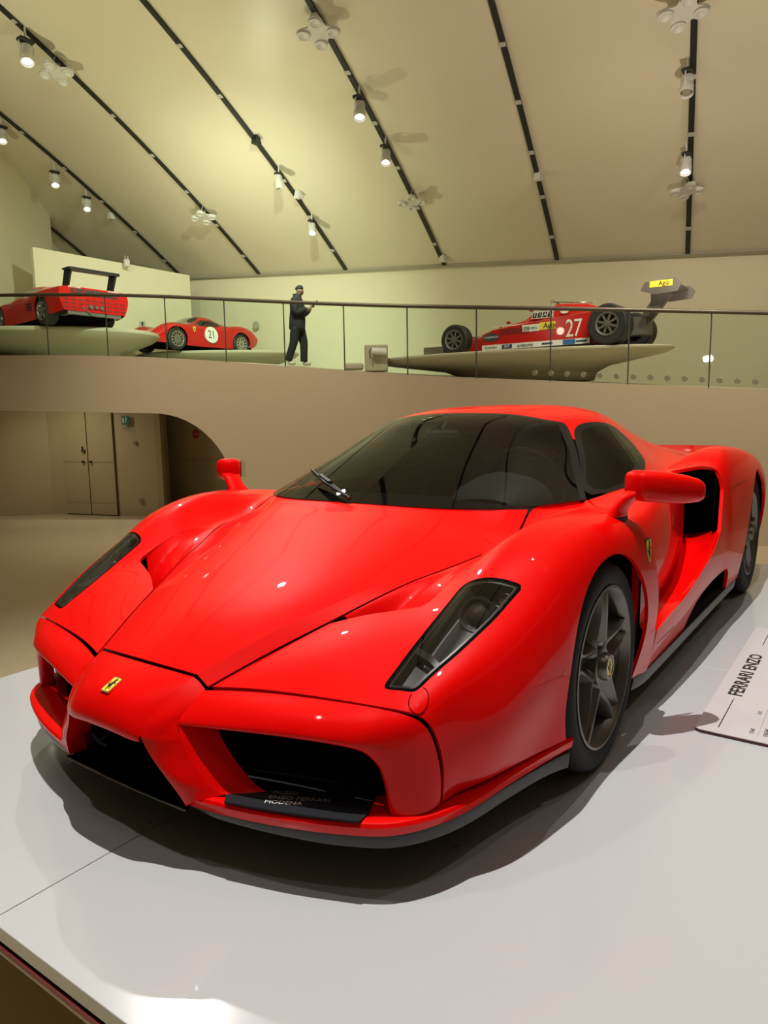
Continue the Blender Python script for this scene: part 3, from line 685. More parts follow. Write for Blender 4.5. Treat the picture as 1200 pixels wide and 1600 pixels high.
# tail closure, rear wing, underbody
b = MB()
tp = [(-3.45, y, z) for y, z in ((.0, .82), (.3, .815), (.6, .79), (.81, .765), (.915, .65), (.93, .5), (.89, .25), (0, .25))]
b.loft([[(x, y * k, z) for x, y, z in [(p[0] + dx, p[1], p[2]) for p in tp]] for dx, k in ((0, 1), (-.06, .97))]); b.mirror(); b.build('tail_panel', RED, car, angle=30)
b = MB(); b.loft([[(-3.38, y, .80), (-3.38, y, .815), (-3.56, y, .85), (-3.565, y, .835)] for y in (-.62, -.3, 0, .3, .62)]); b.build('rear_spoiler', RED, car, angle=40)
b = MB(); b.box((-1.35, 0, .125), (4.1, 1.64, .03)); b.box((-.2, 0, .30), (.9, 1.1, .3)); b.box((-2.3, 0, .35), (2.0, 1.2, .4)); b.build('underbody', VOID, car)
for x, z, r, y0, y1 in ((0, .33, .362, .71, .93), (-2.65, .362, .40, .66, .93)):
    for s in (-1, 1):
        b = MB(); b.lathe([(r, s * y0), (r, s * (y1 - .015))], 30, 'y', (x, 0, z), a0=-.2, a1=math.pi + .2); b.lathe([(r, s * y0), (0.01, s * y0)], 30, 'y', (x, 0, z))
        b.build('wheel_arch_liner', VOID, car)
# mesh screens behind the front wheels
for s in (-1, 1):
    b = MB(); b.box((-.378, s * .86, .45), (.006, .15, .44)); b.build('arch_rear_panel', VOID, car)
    b = MB()
    for i in range(26):
        z = .30 + i * .0135
        for j in range(4):
            y = s * (.875 + j * .018); b.box((-.352 - .0 * j, y, z + (.0067 if j % 2 else 0)), (.004, .013, .003), None); b.box((-.352, y, z), (.004, .003, .012))
    b.build('vent_mesh', mat('vent_mesh_red', (.10, .004, .004), .5), car); b = MB()
    # rounded trailing edge of the front fender
    pts = [(-.495, .955, .31), (-.468, .962, .345), (-.466, .966, .42), (-.452, .968, .50), (-.425, .966, .58), (-.402, .962, .64), (-.375, .954, .675)]
    b.tube([(x + .003, s * (y - .004), z) for x, y, z in smooth_line(pts, 4)], .008, 8); b.build('fender_edge', RED, car, smooth=True)

# ---- wheels
HORSE = [(-.10, -.48), (-.02, -.46), (0, -.30), (.10, -.18), (.16, -.30), (.26, -.38), (.30, -.34), (.22, -.26), (.20, -.12), (.14, .02), (.16, .12), (.28, .10), (.36, .02), (.40, .08), (.30, .18), (.18, .22), (.16, .30), (.24, .32), (.26, .40), (.14, .46), (.06, .50), (-.02, .38), (-.06, .22), (-.14, .08), (-.22, -.02), (-.34, .06), (-.30, .22), (-.38, .20), (-.42, .04), (-.34, -.08), (-.22, -.12), (-.16, -.24), (-.12, -.36)]
def badge(parent, M, w_, h_, kind='rect', name='badge', edge=BLACK):
    b = MB()
    if kind == 'rect': out = rounded([(-.5, -.5), (.5, -.5), (.5, .5), (-.5, .5)], 3, .12)
    elif kind == 'round': out = [(.5 * math.cos(a), .5 * math.sin(a)) for a in np.linspace(0, 2 * math.pi, 25)[:-1]]
    else: out = smooth_line([(-.5, .42), (-.25, .50), (0, .46), (.25, .50), (.5, .42), (.46, .05), (.30, -.28), (0, -.52), (-.30, -.28), (-.46, .05)], 3, True).tolist()
    b.prism([(x * w_, y * h_) for x, y in out], -.002, .0015, M); o = b.build(name, edge, parent)
    b = MB(); b.prism([(x * w_ * .88, y * h_ * .9) for x, y in out], .0015, .0025, M); b.build('badge_field', YEL, o)
    b = MB(); b.prism([(x * w_ * .85, (y * .82 + .0) * h_) for x, y in HORSE], .0025, .0032, M); b.build('horse_emblem', BLACK, o)
    return o
wheel_src = {}
def build_wheel(x, y, z, R, wd, s, rot):
    tw = wd / 2; rr = .243
    b = MB(); prof = [(rr, -tw + .012), (rr + .012, -tw + .004), (R - .035, -tw), (R - .012, -tw + .012), (R, -tw + .035)]
    prof += [(R, -tw + .06), (R - .006, -tw + .062), (R - .006, -tw + .070), (R, -tw + .072)]
    prof += [(R, -.01), (R - .006, -.008), (R - .006, .0), (R, .002)]
    prof += [(R, tw - .072), (R - .006, tw - .070), (R - .006, tw - .062), (R, tw - .06), (R, tw - .035), (R - .012, tw - .012), (R - .02, tw - .004), (R - .035, tw), (rr + .03, tw - .001), (rr + .014, tw - .005), (rr, tw - .012)]
    prof = [(r_, h * s) for r_, h in prof]
    w_ = empty('wheel', (0, 0, 0)); bpy.data.objects.remove(w_)
    ty = MB().lathe(prof, 64, 'y', (x, y, z))
    bx = MB().lathe([(r_, h * s) for r_, h in ((.246, -tw + .01), (.236, -tw + .02), (.222, -.02), (.226, tw - .05), (.238, tw - .016), (.246, tw - .010), (.2525, tw - .006), (.2525, tw - .002), (.245, tw - .001), (.236, tw - .012), (.226, tw - .03))], 64, 'y', (x, y, z))
    rim = bx.build('wheel', RIM, car, angle=35)
    ty.build('tyre', RUBBER, rim, angle=35)
    for k in range(5):
        a = math.radians(90 + 72 * k + rot); q = MB(); rings = []
        for r_, hw, top in ((.030, .046, -.018), (.065, .058, -.018), (.10, .050, -.016), (.15, .038, -.012), (.20, .031, -.010), (.234, .036, -.012)):
            ring = []
            for u, dz in ((-1.25, -.045), (-1.0, -.008), (-.86, 0), (-.62, -.002), (-.28, -.026), (0, -.030), (.28, -.026), (.62, -.002), (.86, 0), (1.0, -.008), (1.25, -.045)):
                px, pz = r_ * math.cos(a) - u * hw * math.sin(a), r_ * math.sin(a) + u * hw * math.cos(a)
                ring.append((x + px, y + s * (tw + top + dz), z + pz))
            rings.append(ring if s > 0 else ring)
        q.loft(rings, closed=True, cap=True); q.build('spoke', RIM, rim, angle=50)
    hub = MB().lathe([(r_, h * s) for r_, h in ((.062, tw - .05), (.060, tw - .016), (.050, tw - .012), (.044, tw - .012), (.042, tw + .004), (.038, tw + .010), (.030, tw + .010), (.028, tw + .006), (.0, tw + .006))], 32, 'y', (x, y, z)).build('hub_nut', RIM, rim, angle=35)
    dk = MB().lathe([(r_, h * s) for r_, h in ((.05, tw - .09), (.19, tw - .09), (.19, tw - .115), (.05, tw - .115))], 48, 'y', (x, y, z)).build('brake_disc', DISC, rim, angle=35)
    dk2 = MB().lathe([(r_, h * s) for r_, h in ((.05, tw - .06), (.225, tw - .13))], 32, 'y', (x, y, z)).build('wheel_shadow_plate', RIMD, rim) if False else None
    M = frame((x, y + s * (tw + .0065), z), (-s, 0, 0), (0, 0, 1)) @ Matrix.Rotation(-.0, 4, 'Z')
    b = MB(); b.prism([(.027 * math.cos(a), .027 * math.sin(a)) for a in np.linspace(0, 2 * math.pi, 25)[:-1]], -.002, .001, M); b.build('cap_badge', YEL, rim)
    b = MB(); b.prism([(px * .036, py * .040) for px, py in HORSE], .001, .0018, M); b.build('cap_emblem', BLACK, rim)
    q = MB(); q.bbox((x + .13 * (1 if x > -1 else 1), y + s * (tw - .10), z + .05), (.07, .05, .17), .01); q.build('brake_caliper', mat('caliper', (.10, .10, .10), .5), rim)
for s in (1, -1):
    build_wheel(0, s * .8215, .327, .327, .245, s, 0)
    build_wheel(-2.65, s * .792, .362, .362, .345, s, 10)

# badges
badge(car, frame((1.0765, 0, .4245), Vector((0, 1, 0)), Vector((-.9, 0, .43))), .034, .052, 'rect', 'nose_badge', CHROME)
for s in (1, -1):
    badge(car, frame((-.345, s * .9665, .635), Vector((-s, 0, 0)), Vector((0, -.10 * s, 1))), .062, .085, 'shield', 'fender_badge')
    b = MB().lathe([(r_, h * s) for r_, h in ((.0, .003), (.008, .0025), (.010, .001), (.012, -.002))], 16, 'y', (.362, s * .9455, .425)); b.build('side_marker', mat('marker_lamp', (.12, .03, .02), .2, 0, 1), car, smooth=True)

# wiper
b = MB(); b.tube([(.03, -.02, .80), (-.02, -.13, .835), (-.10, -.30, .875)], [.008, .007, .006], 6); b.tube([(-.03, -.16, .846), (-.07, -.24, .868)], .013, 6); wp = b.build('wiper', BLACK, car)
b = MB(); b.tube([(.025, -.04, .808), (-.03, -.19, .85), (-.115, -.325, .888)], .006, 6); b.build('wiper_blade', BLACK, wp)
# interior seen through the glass
b = MB(); rings = []
for x, z, hw in ((-.02, .765, .50), (-.25, .78, .60), (-.50, .76, .63), (-.58, .70, .63), (-.56, .5, .62)):
    rings.append([(x - .06 * (abs(u))**2, u * hw, z - .03 * abs(u)**3) for u in np.linspace(-1, 1, 13)])
b.loft(rings, closed=False, cap=False); b.build('dashboard', INT, car, smooth=True)
b = MB(); rings = []
for x, zt, hw in ((-.30, .785, .12), (-.36, .85, .17), (-.48, .875, .185), (-.56, .86, .18)):
    rings.append([(x, .36 + hw * math.cos(a), .76 + (zt - .76) * math.sin(a)) for a in np.linspace(0, math.pi, 15)])
b.loft(rings, closed=False, cap=False); b.build('instrument_cowl', INTG, car, smooth=True)
b = MB(); C0_ = Vector((-.70, .36, .79)); tl = Matrix.Translation(C0_) @ Matrix.Rotation(math.radians(-68), 4, 'Y')
ring = [tl @ Vector((.175 * math.cos(a), .175 * math.sin(a), 0)) for a in np.linspace(0, 2 * math.pi, 33)[:-1]]
b.tube(ring, .016, 8, closed=True); sw = b.build('steering_wheel', INT, car, smooth=True)
b = MB(); b.lathe([(0, .02), (.05, .015), (.06, -.02)], 20)
for a in (0, math.pi, -math.pi / 2 * 1.0): b.box((.09 * math.cos(a + math.pi / 2), .09 * math.sin(a + math.pi / 2), 0), (.03 if a != -math.pi / 2 else .18, .18 if a != -math.pi / 2 else .03, .012))
b.V = [tuple(tl @ Vector(v)) for v in b.V]; b.build('steering_hub', BLACK, sw)
for s in (1, -1):
    b = MB(); rings = []
    for x, z, hw, th in ((-1.22, .32, .22, .10), (-1.28, .50, .23, .12), (-1.36, .70, .21, .10), (-1.42, .82, .16, .08), (-1.46, .93, .13, .07), (-1.48, .98, .09, .04)):
        rings.append([(x + th * math.sin(a) * .6, s * .36 + hw * math.cos(a), z) for a in np.linspace(0, 2 * math.pi, 17)[:-1]])
    b.loft(rings); b.bbox((-1.0, s * .36, .30), (.5, .46, .14), .05); b.build('racing_seat', mat('seat_red', (.10, .008, .006), .6) if False else INT, car, smooth=True)
b = MB(); b.bbox((-.62, .0, 1.015), (.03, .17, .045), .012); b.tube([(-.62, 0, 1.04), (-.66, 0, 1.075)], .008, 6); b.build('rear_view_mirror', INTG, car)
b = MB(); b.box((-1.62, 0, .60), (.02, 1.1, .5)); b.build('bulkhead', INT, car)
for s in (1, -1):
    b = MB(); b.tube([(-1.0, s * .40, 1.06), (-1.3, s * .38, 1.055), (-1.6, s * .34, .98)], .022, 8); b.build('roof_brace', INT, car, smooth=True)

# ================================================================== THE HALL (kind = structure)
FZ = -.70                                            # hall floor, the platform top is z = 0
def struct(name, V, F, m, parent=None, smooth=False):
    o = obj(name, V, F, m, parent, smooth)
    if parent is None: tag(o, kind='structure')
    return o
WALLM = mat('beige_wall', (.60, .50, .335), .75, bump=.1, bscale=3, var=.015)
WALLB = mat('back_wall_paint', (.72, .66, .46), .7, var=.015, bscale=2)
CEILM = mat('stretched_ceiling', (.66, .60, .45), .32, spec=.35, var=.02, bscale=.6)
FLOORM = mat('poured_floor', (.50, .42, .27), .25, var=.02, bscale=2)
RAMPM = mat('ramp_floor', (.50, .44, .31), .4)
PLATM = mat('white_lacquer', (.46, .465, .468), .17, 0, .4, .5, .06)
TRIMM = mat('ceiling_trim', (.34, .31, .22), .5)
o = struct('floor', [(-26, -26, FZ), (14, -26, FZ), (14, 18, FZ), (-26, 18, FZ)], [(0, 1, 2, 3)], FLOORM)

# vaulted ceiling: falls towards the far wall, tracks run along it
DX = .42
def edge_at(k): return (-4.0 + 2.975 * (k - 1), 25.0 - 1.475 * (k - 1))
def ceil_pt(k, s, drop=0):
    la, de = edge_at(k); h = 4.76 - .085 * 2.975 * (k - 1) * .8 + .54 * s - .0132 * s * s
    p = hall(la - s * DX, de - s, h); return (p[0], p[1], p[2] - drop)
ks = np.linspace(-6.5, 11, 50); ss = np.linspace(0, 41, 124)
V = [ceil_pt(k, s) for k in ks for s in ss]; n = len(ss)
F = [(i * n + j, i * n + j + 1, (i + 1) * n + j + 1, (i + 1) * n + j) for i in range(len(ks) - 1) for j in range(n - 1)]
struct('ceiling', V, F, CEILM, smooth=True)
# far wall, with trim along the top
def wall(name, pts, z0, z1, m, thick=.12):
    """vertical wall along plan points; z1 may be a list"""
    z1 = z1 if hasattr(z1, '__len__') else [z1] * len(pts); b = MB(); n = len(pts); rings = []
    for i, p in enumerate(pts):
        a = np.array(pts[max(i - 1, 0)][:2]); c = np.array(pts[min(i + 1, n - 1)][:2]); t = (c - a) / np.linalg.norm(c - a); q = np.array([-t[1], t[0]]) * abs(thick)
        if q @ (CAM[:2] - np.array(p[:2])) > 0: q = -q
        rings.append([(p[0], p[1], z0), (p[0], p[1], z1[i]), (p[0] + q[0], p[1] + q[1], z1[i]), (p[0] + q[0], p[1] + q[1], z0)])
    b.loft(rings); o = b.build(name, m); tag(o, kind='structure'); return o
e = [ceil_pt(k, -.02) for k in (-1.5, .18, 1, 2, 3, 4, 5, 6.5, 8, 9.5, 11)]
wall('wall_back', [p for p in reversed(e)], FZ, [p[2] + .1 for p in reversed(e)], WALLB)
b = MB(); b.tube([(p[0], p[1], p[2] - .02) for p in [ceil_pt(k, .06) for k in np.linspace(.1, 11, 24)]], .07, 6); o = b.build('trim_1', TRIMM); tag(o, kind='structure')
# low wall on the left, and the tall wall in front of it
def on_ceiling(u, v):
    d = RIGHT * (u - 600) / 1121.6 + DOWN * (v - 800) / 1121.6 + FWD; best = None
    for t in np.linspace(8, 45, 3000):
        p = CAM + d * t; q = p - HO; la, de = q @ HR, q @ HF
        # solve k, s : la = -4+2.975(k-1)-s*DX ; de = 25-1.475(k-1)-s
        A = np.array([[2.975, -DX], [-1.475, -1.0]]); k1, s = np.linalg.solve(A, [la + 4.0, de - 25.0])
        h = 4.76 - .085 * 2.975 * k1 * .8 + .54 * s - .0132 * s * s
        if q[2] > h: return p, k1 + 1, s
    return p, k1 + 1, s
def plan_pt(u, v, dep):
    d = RIGHT * (u - 600) / 1121.6 + DOWN * (v - 800) / 1121.6 + FWD; return CAM + d * (dep / (d @ HF))
pa, _, _ = on_ceiling(0, 232); pm, _, _ = on_ceiling(78, 337); pb, _, _ = on_ceiling(118, 398)
dd = (pm - pa)[:2]; dd /= np.linalg.norm(dd); nn2 = np.array([-dd[1], dd[0]]); nn2 = nn2 if nn2 @ (CAM[:2] - pm[:2]) < 0 else -nn2
wall('wall_left_front', [pm[:2], pa[:2] - dd * 1.5], FZ, [14] * 2, WALLB, -.12)
wall('wall_left_rear', [pb[:2] + dd * 1.5 + nn2 * .6, pm[:2] + nn2 * .6 - dd * .3], FZ, [14] * 2, WALLB, -.12)
dm = 20.5; hl = (657 - 397) / 1121 * dm; dc = hl * 1121 / (655 - 440)
wall('wall_left', [hall(-287 / 1121 * dc, dc, 0), hall(-520 / 1121 * dm, dm, 0)], FZ, [hl + CAM[2]] * 2, WALLB)
# enclosing walls behind the visitor and on the right
r0, r1, r2 = hall(26, 16, 0), hall(20, -15, 0), hall(-19, -15, 0)
wall('wall_right', [r1, r0], FZ, [7, 7], WALLM); wall('wall_front', [r2, r1], FZ, [7, 7], WALLM); wall('wall_left_near', [hall(-19, 22, 0), r2], FZ, [7, 7], WALLM)

# lighting tracks: one thing each, clips as parts
TRACKM = mat('black_track', (.012, .010, .009), .6); CLIPM = mat('track_clip', (.45, .43, .38), .5)
words = ['far left', 'second from left', 'third from left', 'fourth from left', 'fifth from left', 'rightmost']
for k in range(-2, 9):
    vis = 0 <= k <= 5
    lab = ('black lighting track on the ceiling, %s of the six in view' % words[k]) if vis else 'black lighting track on the ceiling beyond the view'
    s1 = 34 if k < 7 else 30; pts = [ceil_pt(k, s, .012) for s in np.linspace(.05, s1, 60)]
    side = Vector(ceil_pt(k + .02, 5)) - Vector(ceil_pt(k, 5)); side.normalize(); side *= .056
    V = []; F = []
    for p in pts:
        for q, z in ((-1, .0), (1, .0), (1, -.05), (-1, -.05)): V.append((p[0] + side.x * q, p[1] + side.y * q, p[2] + side.z * q + z))
    for i in range(len(pts) - 1):
        for a in range(4): F.append((i * 4 + a, i * 4 + (a + 1) % 4, i * 4 + 4 + (a + 1) % 4, i * 4 + 4 + a))
    t = obj('lighting_track', V, F, TRACKM)
    if vis: tag(t, lab, 'track', 'lighting tracks on the ceiling')
    else: tag(t, 'black lighting track on the ceiling outside the picture', 'track', 'lighting tracks out of view')
    if vis:
        smax = 11 if k < 5 else 16; j = 0; clip0 = None
        for s in np.arange(.9, smax, 1.28):
            a = Vector(ceil_pt(k, s, .068)); c = Vector(ceil_pt(k, s + .09, .068)); b = MB(); w_ = side * 1.1
            b.loft([[a - w_, a + w_, a + w_ - Vector((0, 0, .012)), a - w_ - Vector((0, 0, .012))], [c - w_, c + w_, c + w_ - Vector((0, 0, .012)), c - w_ - Vector((0, 0, .012))]])
            b.build('track_clip', CLIPM, t)

# lamps on the tracks
LAMPW = mat('lamp_white', (.62, .60, .54), .45); GLOW = mat('lamp_glow', (1, 1, 1), .5, emit=(1, .98, .92), estr=6)
def track_lamp(u, v, size, label, lit=True, tgt=(0, .3, .3), power=0):
    p, k, s = on_ceiling(u, v); c = Vector(p); r = empty('track_spotlight', c, label, 'lamp', 'track spotlights')
    b = MB(); b.tube([(0, 0, 0), (0, 0, -.22 * size)], .02 * size, 8); b.build('hanger', LAMPW, r)
    b = MB(); b.bbox((0, 0, -.26 * size), (.28 * size, .16 * size, .07 * size), .015); b.build('adapter', BLACK, r)
    aim = ((Vector(tgt) - c).normalized() * .6 + Vector((0, 0, -1))).normalized(); M = Matrix.Translation((0, 0, -.50 * size)) @ aim.to_track_quat('-Z', 'Y').to_matrix().to_4x4()
    b = MB(); b.lathe([(0, .22), (.09, .22), (.10, .18), (.10, .02), (.125, -.02), (.125, -.18), (.115, -.18), (.10, -.12)], 20)
    b.V = [tuple(M @ (Vector(q) * size)) for q in b.V]; b.build('lamp_body', LAMPW, r, angle=40)
    for k_ in range(4):
        b = MB(); b.lathe([(.101, .03 + k_ * .035), (.115, .035 + k_ * .035), (.115, .042 + k_ * .035), (.101, .047 + k_ * .035)], 20); b.V = [tuple(M @ (Vector(q) * size)) for q in b.V]; b.build('cooling_fin', LAMPW, r)
    b = MB(); b.tube([(-.12, 0, -.24), (-.15, 0, -.4), (-.13, 0, -.52)], .012, 6); b.tube([(.12, 0, -.24), (.15, 0, -.4), (.13, 0, -.52)], .012, 6); b.V = [tuple(Vector(q) * size) for q in b.V]; b.build('yoke', LAMPW, r)
    b = MB(); b.lathe([(0, -.150), (.078, -.150)], 20); b.V = [tuple(M @ (Vector(q) * size)) for q in b.V]; b.build('lamp_face', GLOW if lit else CHROME, r)
    return r
for u, v, sz, lab in ((38, 40, 1.15, 'large white spotlight on the second ceiling track near the top left corner'), (84, 255, .95, 'lit white spotlight on the far left track, facing down'),
                      (134, 296, .9, 'white spotlight just below and right of another on the far left track'), (1, 183, .95, 'white spotlight cut by the left edge of the picture'),
                      (435, 258, .85, 'upper white spotlight on the third ceiling track, aimed sideways'), (487, 333, .85, 'lower white spotlight on the third ceiling track'),
                      (561, 132, 1.05, 'lit white spotlight on the fourth ceiling track, upper one'), (602, 212, .95, 'small white spotlight lower down the fourth ceiling track'),
                      (1075, 88, 1.0, 'upper white spotlight on the rightmost track'), (1073, 222, .95, 'lit spotlight lower on the rightmost track')):
    track_lamp(u, v, sz, lab, lit=(u not in (1075, 435)), tgt=(0.5, .3, .3) if u != 435 else (-14, -10, 2))
def ring_speaker(u, v, sz, label):
    p, k, s = on_ceiling(u, v); c = Vector(p); r = empty('ceiling_fixture', c, label, 'fixture', 'four-lobed ceiling fixtures')
    b = MB()
    for a in (0, 1): b.tube([(.06 * (a * 2 - 1), 0, 0), (.16 * (a * 2 - 1), 0, -.2), (.05 * (a * 2 - 1), 0, -.36)], .010, 6)
    b.V = [tuple(Vector(q) * sz) for q in b.V]; b.build('hanging_wire', LAMPW, r)
    out = [((.34 + .10 * math.cos(4 * a)) * math.cos(a), (.34 + .10 * math.cos(4 * a)) * math.sin(a)) for a in np.linspace(0, 2 * math.pi, 65)[:-1]]
    b = MB(); b.prism([(x * sz, y * sz) for x, y in out], -.40 * sz, -.37 * sz); pl_ = b.build('cross_plate', LAMPW, r, angle=40)
    for a in range(4):
        b = MB(); b.lathe([(.13, -.40), (.13, -.44), (.10, -.45), (.07, -.42), (.0, -.41)], 20, 'z', (.29 * math.cos(a * math.pi / 2), .29 * math.sin(a * math.pi / 2), 0)); b.V = [tuple(Vector(q) * sz) for q in b.V]
        b.build('round_head', LAMPW, r, angle=40)
    r.rotation_euler = (Matrix.Rotation(-.22, 3, Vector(HR)) @ Matrix.Rotation(.5, 3, 'Z')).to_euler(); r.scale = (.85, .85, .85); return r
for u, v, sz, lab in ((89, 90, 1.1, 'white four-lobed fixture hanging from the second track near the top left'), (318, 322, 1.05, 'white four-lobed fixture low on the second ceiling track'), (497, 22, 1.15, 'white four-lobed fixture at the top of the fourth track'),
                      (643, 297, 1.0, 'white four-lobed fixture low on the fourth ceiling track'), (1072, 276, 1.0, 'white four-lobed fixture below the lit lamp on the rightmost track'), (1066, -14, 1.15, 'white four-lobed fixture cut by the top edge at the right')):
    ring_speaker(u, v, sz, lab)
for u, v, lab in ((173, 332, 'small white box sensor at the end of the far left track'), (466, 298, 'small white box between two spotlights on the third track'), (841, 268, 'small white box on the fifth ceiling track'), (400, 212, 'small dark bracket on the third ceiling track'), (692, 398, 'tiny white box at the lower end of the fourth track')):
    p, k, s = on_ceiling(u, v); b = MB(); b.loft([[(x * w_, y * w_, z) for x, y in ((-1, -1), (1, -1), (1, 1), (-1, 1))] for w_, z in ((.06, 0), (.09, -.18), (.07, -.20))]); b.tube([(0, 0, 0), (0, 0, .05)], .02, 6)
    o = b.build('track_sensor', LAMPW if u != 400 else BLACK); o.location = p; tag(o, lab, 'sensor', 'small boxes on the tracks')

# ------------------------------------------------------------------ the ramp with its glass balustrade
RB = np.array([(-2.6, -14.4, 2.40), (-3.47, -12.34, 2.30), (-4.21, -10.60, 2.21), (-5.31, -8.68, 2.14), (-6.33, -6.25, 1.91), (-6.90, -3.80, 1.66), (-7.69, -1.55, 1.49), (-8.44, .29, 1.35), (-9.05, 2.1, 1.22), (-9.6, 4.2, 1.08), (-10.0, 6.5, .95)])
RBs = smooth_line(RB, 12); arc = np.r_[0, np.cumsum(np.hypot(*np.diff(RBs[:, :2], axis=0).T))]
def rb(a): return np.array([np.interp(a, arc, RBs[:, i]) for i in range(3)])
def arc_of(u):
    bst = min(arc, key=lambda a: abs(((rb(a) - CAM) @ RIGHT) / ((rb(a) - CAM) @ FWD) * 1121.6 + 600 - u)); return bst
# fascia with the rounded opening of the passage underneath
ao = arc_of(362)
class ArcSurf:
    flip = False; rc = (); cc = (); off = None
    def ev(s, r, c, rs=0, cs=0):
        P = np.array([[*rb(a)[:2], 0] for a in r]); top = np.array([rb(a)[2] for a in r]); P[:, 2] = FZ + (top - FZ) * c
        T = np.array([rb(a + .02)[:2] - rb(a - .02)[:2] for a in np.clip(r, .03, arc[-1] - .03)]); N = np.stack([T[:, 1], -T[:, 0], np.zeros(len(T))], 1); N /= np.linalg.norm(N, axis=1, keepdims=True)
        return P, N * s.sg
AS = ArcSurf(); AS.sg = 1
t_ = rb(5.02) - rb(5.0); nn_ = np.array([t_[1], -t_[0]]); AS.sg = 1 if nn_ @ (CAM[:2] - rb(5.0)[:2]) > 0 else -1
AS.flip = AS.sg < 0
def opening(P, UV):
    a = UV[:, 0]; z = P[:, 2]; R_ = 1.35; zt = 1.30 - .035 * (a - arc_of(0)); ax = ao - R_; 
    d1 = np.minimum(ao - a, zt - z); cx, cz = a - ax, z - (zt - R_)
    return np.where((cx > 0) & (cz > 0), R_ - np.hypot(cx, cz), d1)
pt = Patch.__new__(Patch); pt.S = AS; NA = 150
pt.UV = np.array([(arc[-1] * i / NA, j / 10) for i in range(NA + 1) for j in range(11)]); pt.SD = pt.UV.copy()
pt.F = [((q, q + 1, q + 12, q + 11) if AS.flip else (q, q + 11, q + 12, q + 1)) for i in range(NA) for j in range(10) for q in [i * 11 + j]]
pt.re(); pt.clip(neg(opening))
fa = shell('wall_ramp', [pt], WALLM, thick=.35); tag(fa, kind='structure')
# ramp deck reaching back to the far wall
V = []; F = []; n = len(RBs)
def back(p, d): q = np.array(p[:2]) + HF[:2] * d; return q
for p in RBs:
    for d in (0, 3.0, 6, 10, 14): q = back(p, d); V.append((q[0], q[1], p[2] - .02 + .065 * min(d, 6)))
for i in range(n - 1):
    for j in range(4): F.append((i * 5 + j, i * 5 + 5 + j, i * 5 + 6 + j, i * 5 + 1 + j))
struct('floor_ramp', V, F, RAMPM, smooth=True)
V2 = [(v[0], v[1], v[2] - .35) for v in V if True]; struct('ceiling_passage', V2, F, WALLM, smooth=True)
# balustrade
bal = empty('glass_balustrade', tuple(rb(0)), 'clear glass balustrade with bronze handrail along the curved ramp', 'balustrade')
def child(o, par): o.parent = par; o.matrix_parent_inverse = par.matrix_world.inverted() if False else Matrix.Translation(-Vector(par.location)); return o
GEDGE = mat('glass_edge', (.10, .11, .085), .4); RAILM = mat('bronze_handrail', (.15, .13, .09), .4, .4)
b = MB(); b.tube([tuple(rb(a) + np.array([0, 0, .97])) for a in np.linspace(0, arc[-1], 120)], .028, 10); child(b.build('handrail', RAILM, smooth=True), bal)
a73, a627 = arc_of(73), arc_of(627); st = (a627 - a73) / 6; js = [a73 + st * i for i in range(-4, 16) if 0 < a73 + st * i < arc[-1]]
for i in range(len(js) - 1):
    a0, a1 = js[i] + .006, js[i + 1] - .006; V = []; F = []
    for k in range(7):
        p = rb(a0 + (a1 - a0) * k / 6); V += [(p[0], p[1], p[2] - .0), (p[0], p[1], p[2] + .95)]
    F = [(2 * k, 2 * k + 2, 2 * k + 3, 2 * k + 1) for k in range(6)]; g_ = child(obj('glass_panel', V, F, BAL, smooth=True), bal)
    p = rb(js[i + 1]); b = MB(); b.box((p[0], p[1], p[2] + .475), (.012, .016, .95)); child(b.build('panel_joint', GEDGE), bal)
for k in range(17):
    a = arc_of(830) + k * .215; p = rb(a) + np.array([.02, 0, .10])
    if a < arc[-1] - .1:
        b = MB(); b.lathe([(0, .008), (.034, .008), (.038, .004), (.038, -.004)], 14, 'x', tuple(p)); child(b.build('fixing_disc', mat('fixing_disc', (.36, .32, .23), .5, .1), angle=40), bal)

# ------------------------------------------------------------------ passage under the ramp: walls, doors, signs
KS_ = (CAM[2] - FZ) / (CAM[2] + .56)
def rec(x, y): return (CAM[0] + (x - CAM[0]) * KS_, CAM[1] + (y - CAM[1]) * KS_)
L0, L1 = rec(-3.0, -12.5), rec(-5.02, -10.75); D0, D1 = rec(-5.14, -10.48), rec(-5.44, -9.39)
P0, P1 = rec(-5.46, -9.33), rec(-5.75, -8.55); Q1 = rec(-6.05, -8.75)
E0 = rec(-6.45, -8.9); E1 = rec(-6.62, -7.1)
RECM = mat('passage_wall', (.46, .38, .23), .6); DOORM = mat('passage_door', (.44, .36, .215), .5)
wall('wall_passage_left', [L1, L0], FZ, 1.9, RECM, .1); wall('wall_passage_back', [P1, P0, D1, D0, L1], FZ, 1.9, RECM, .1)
wall('wall_passage_side', [Q1, P1], FZ, 1.9, RECM, .1); wall('wall_passage_rear', [E1, E0, (E0[0] + .1, E0[1] - 1.2)], FZ, 1.9, RECM, .1)
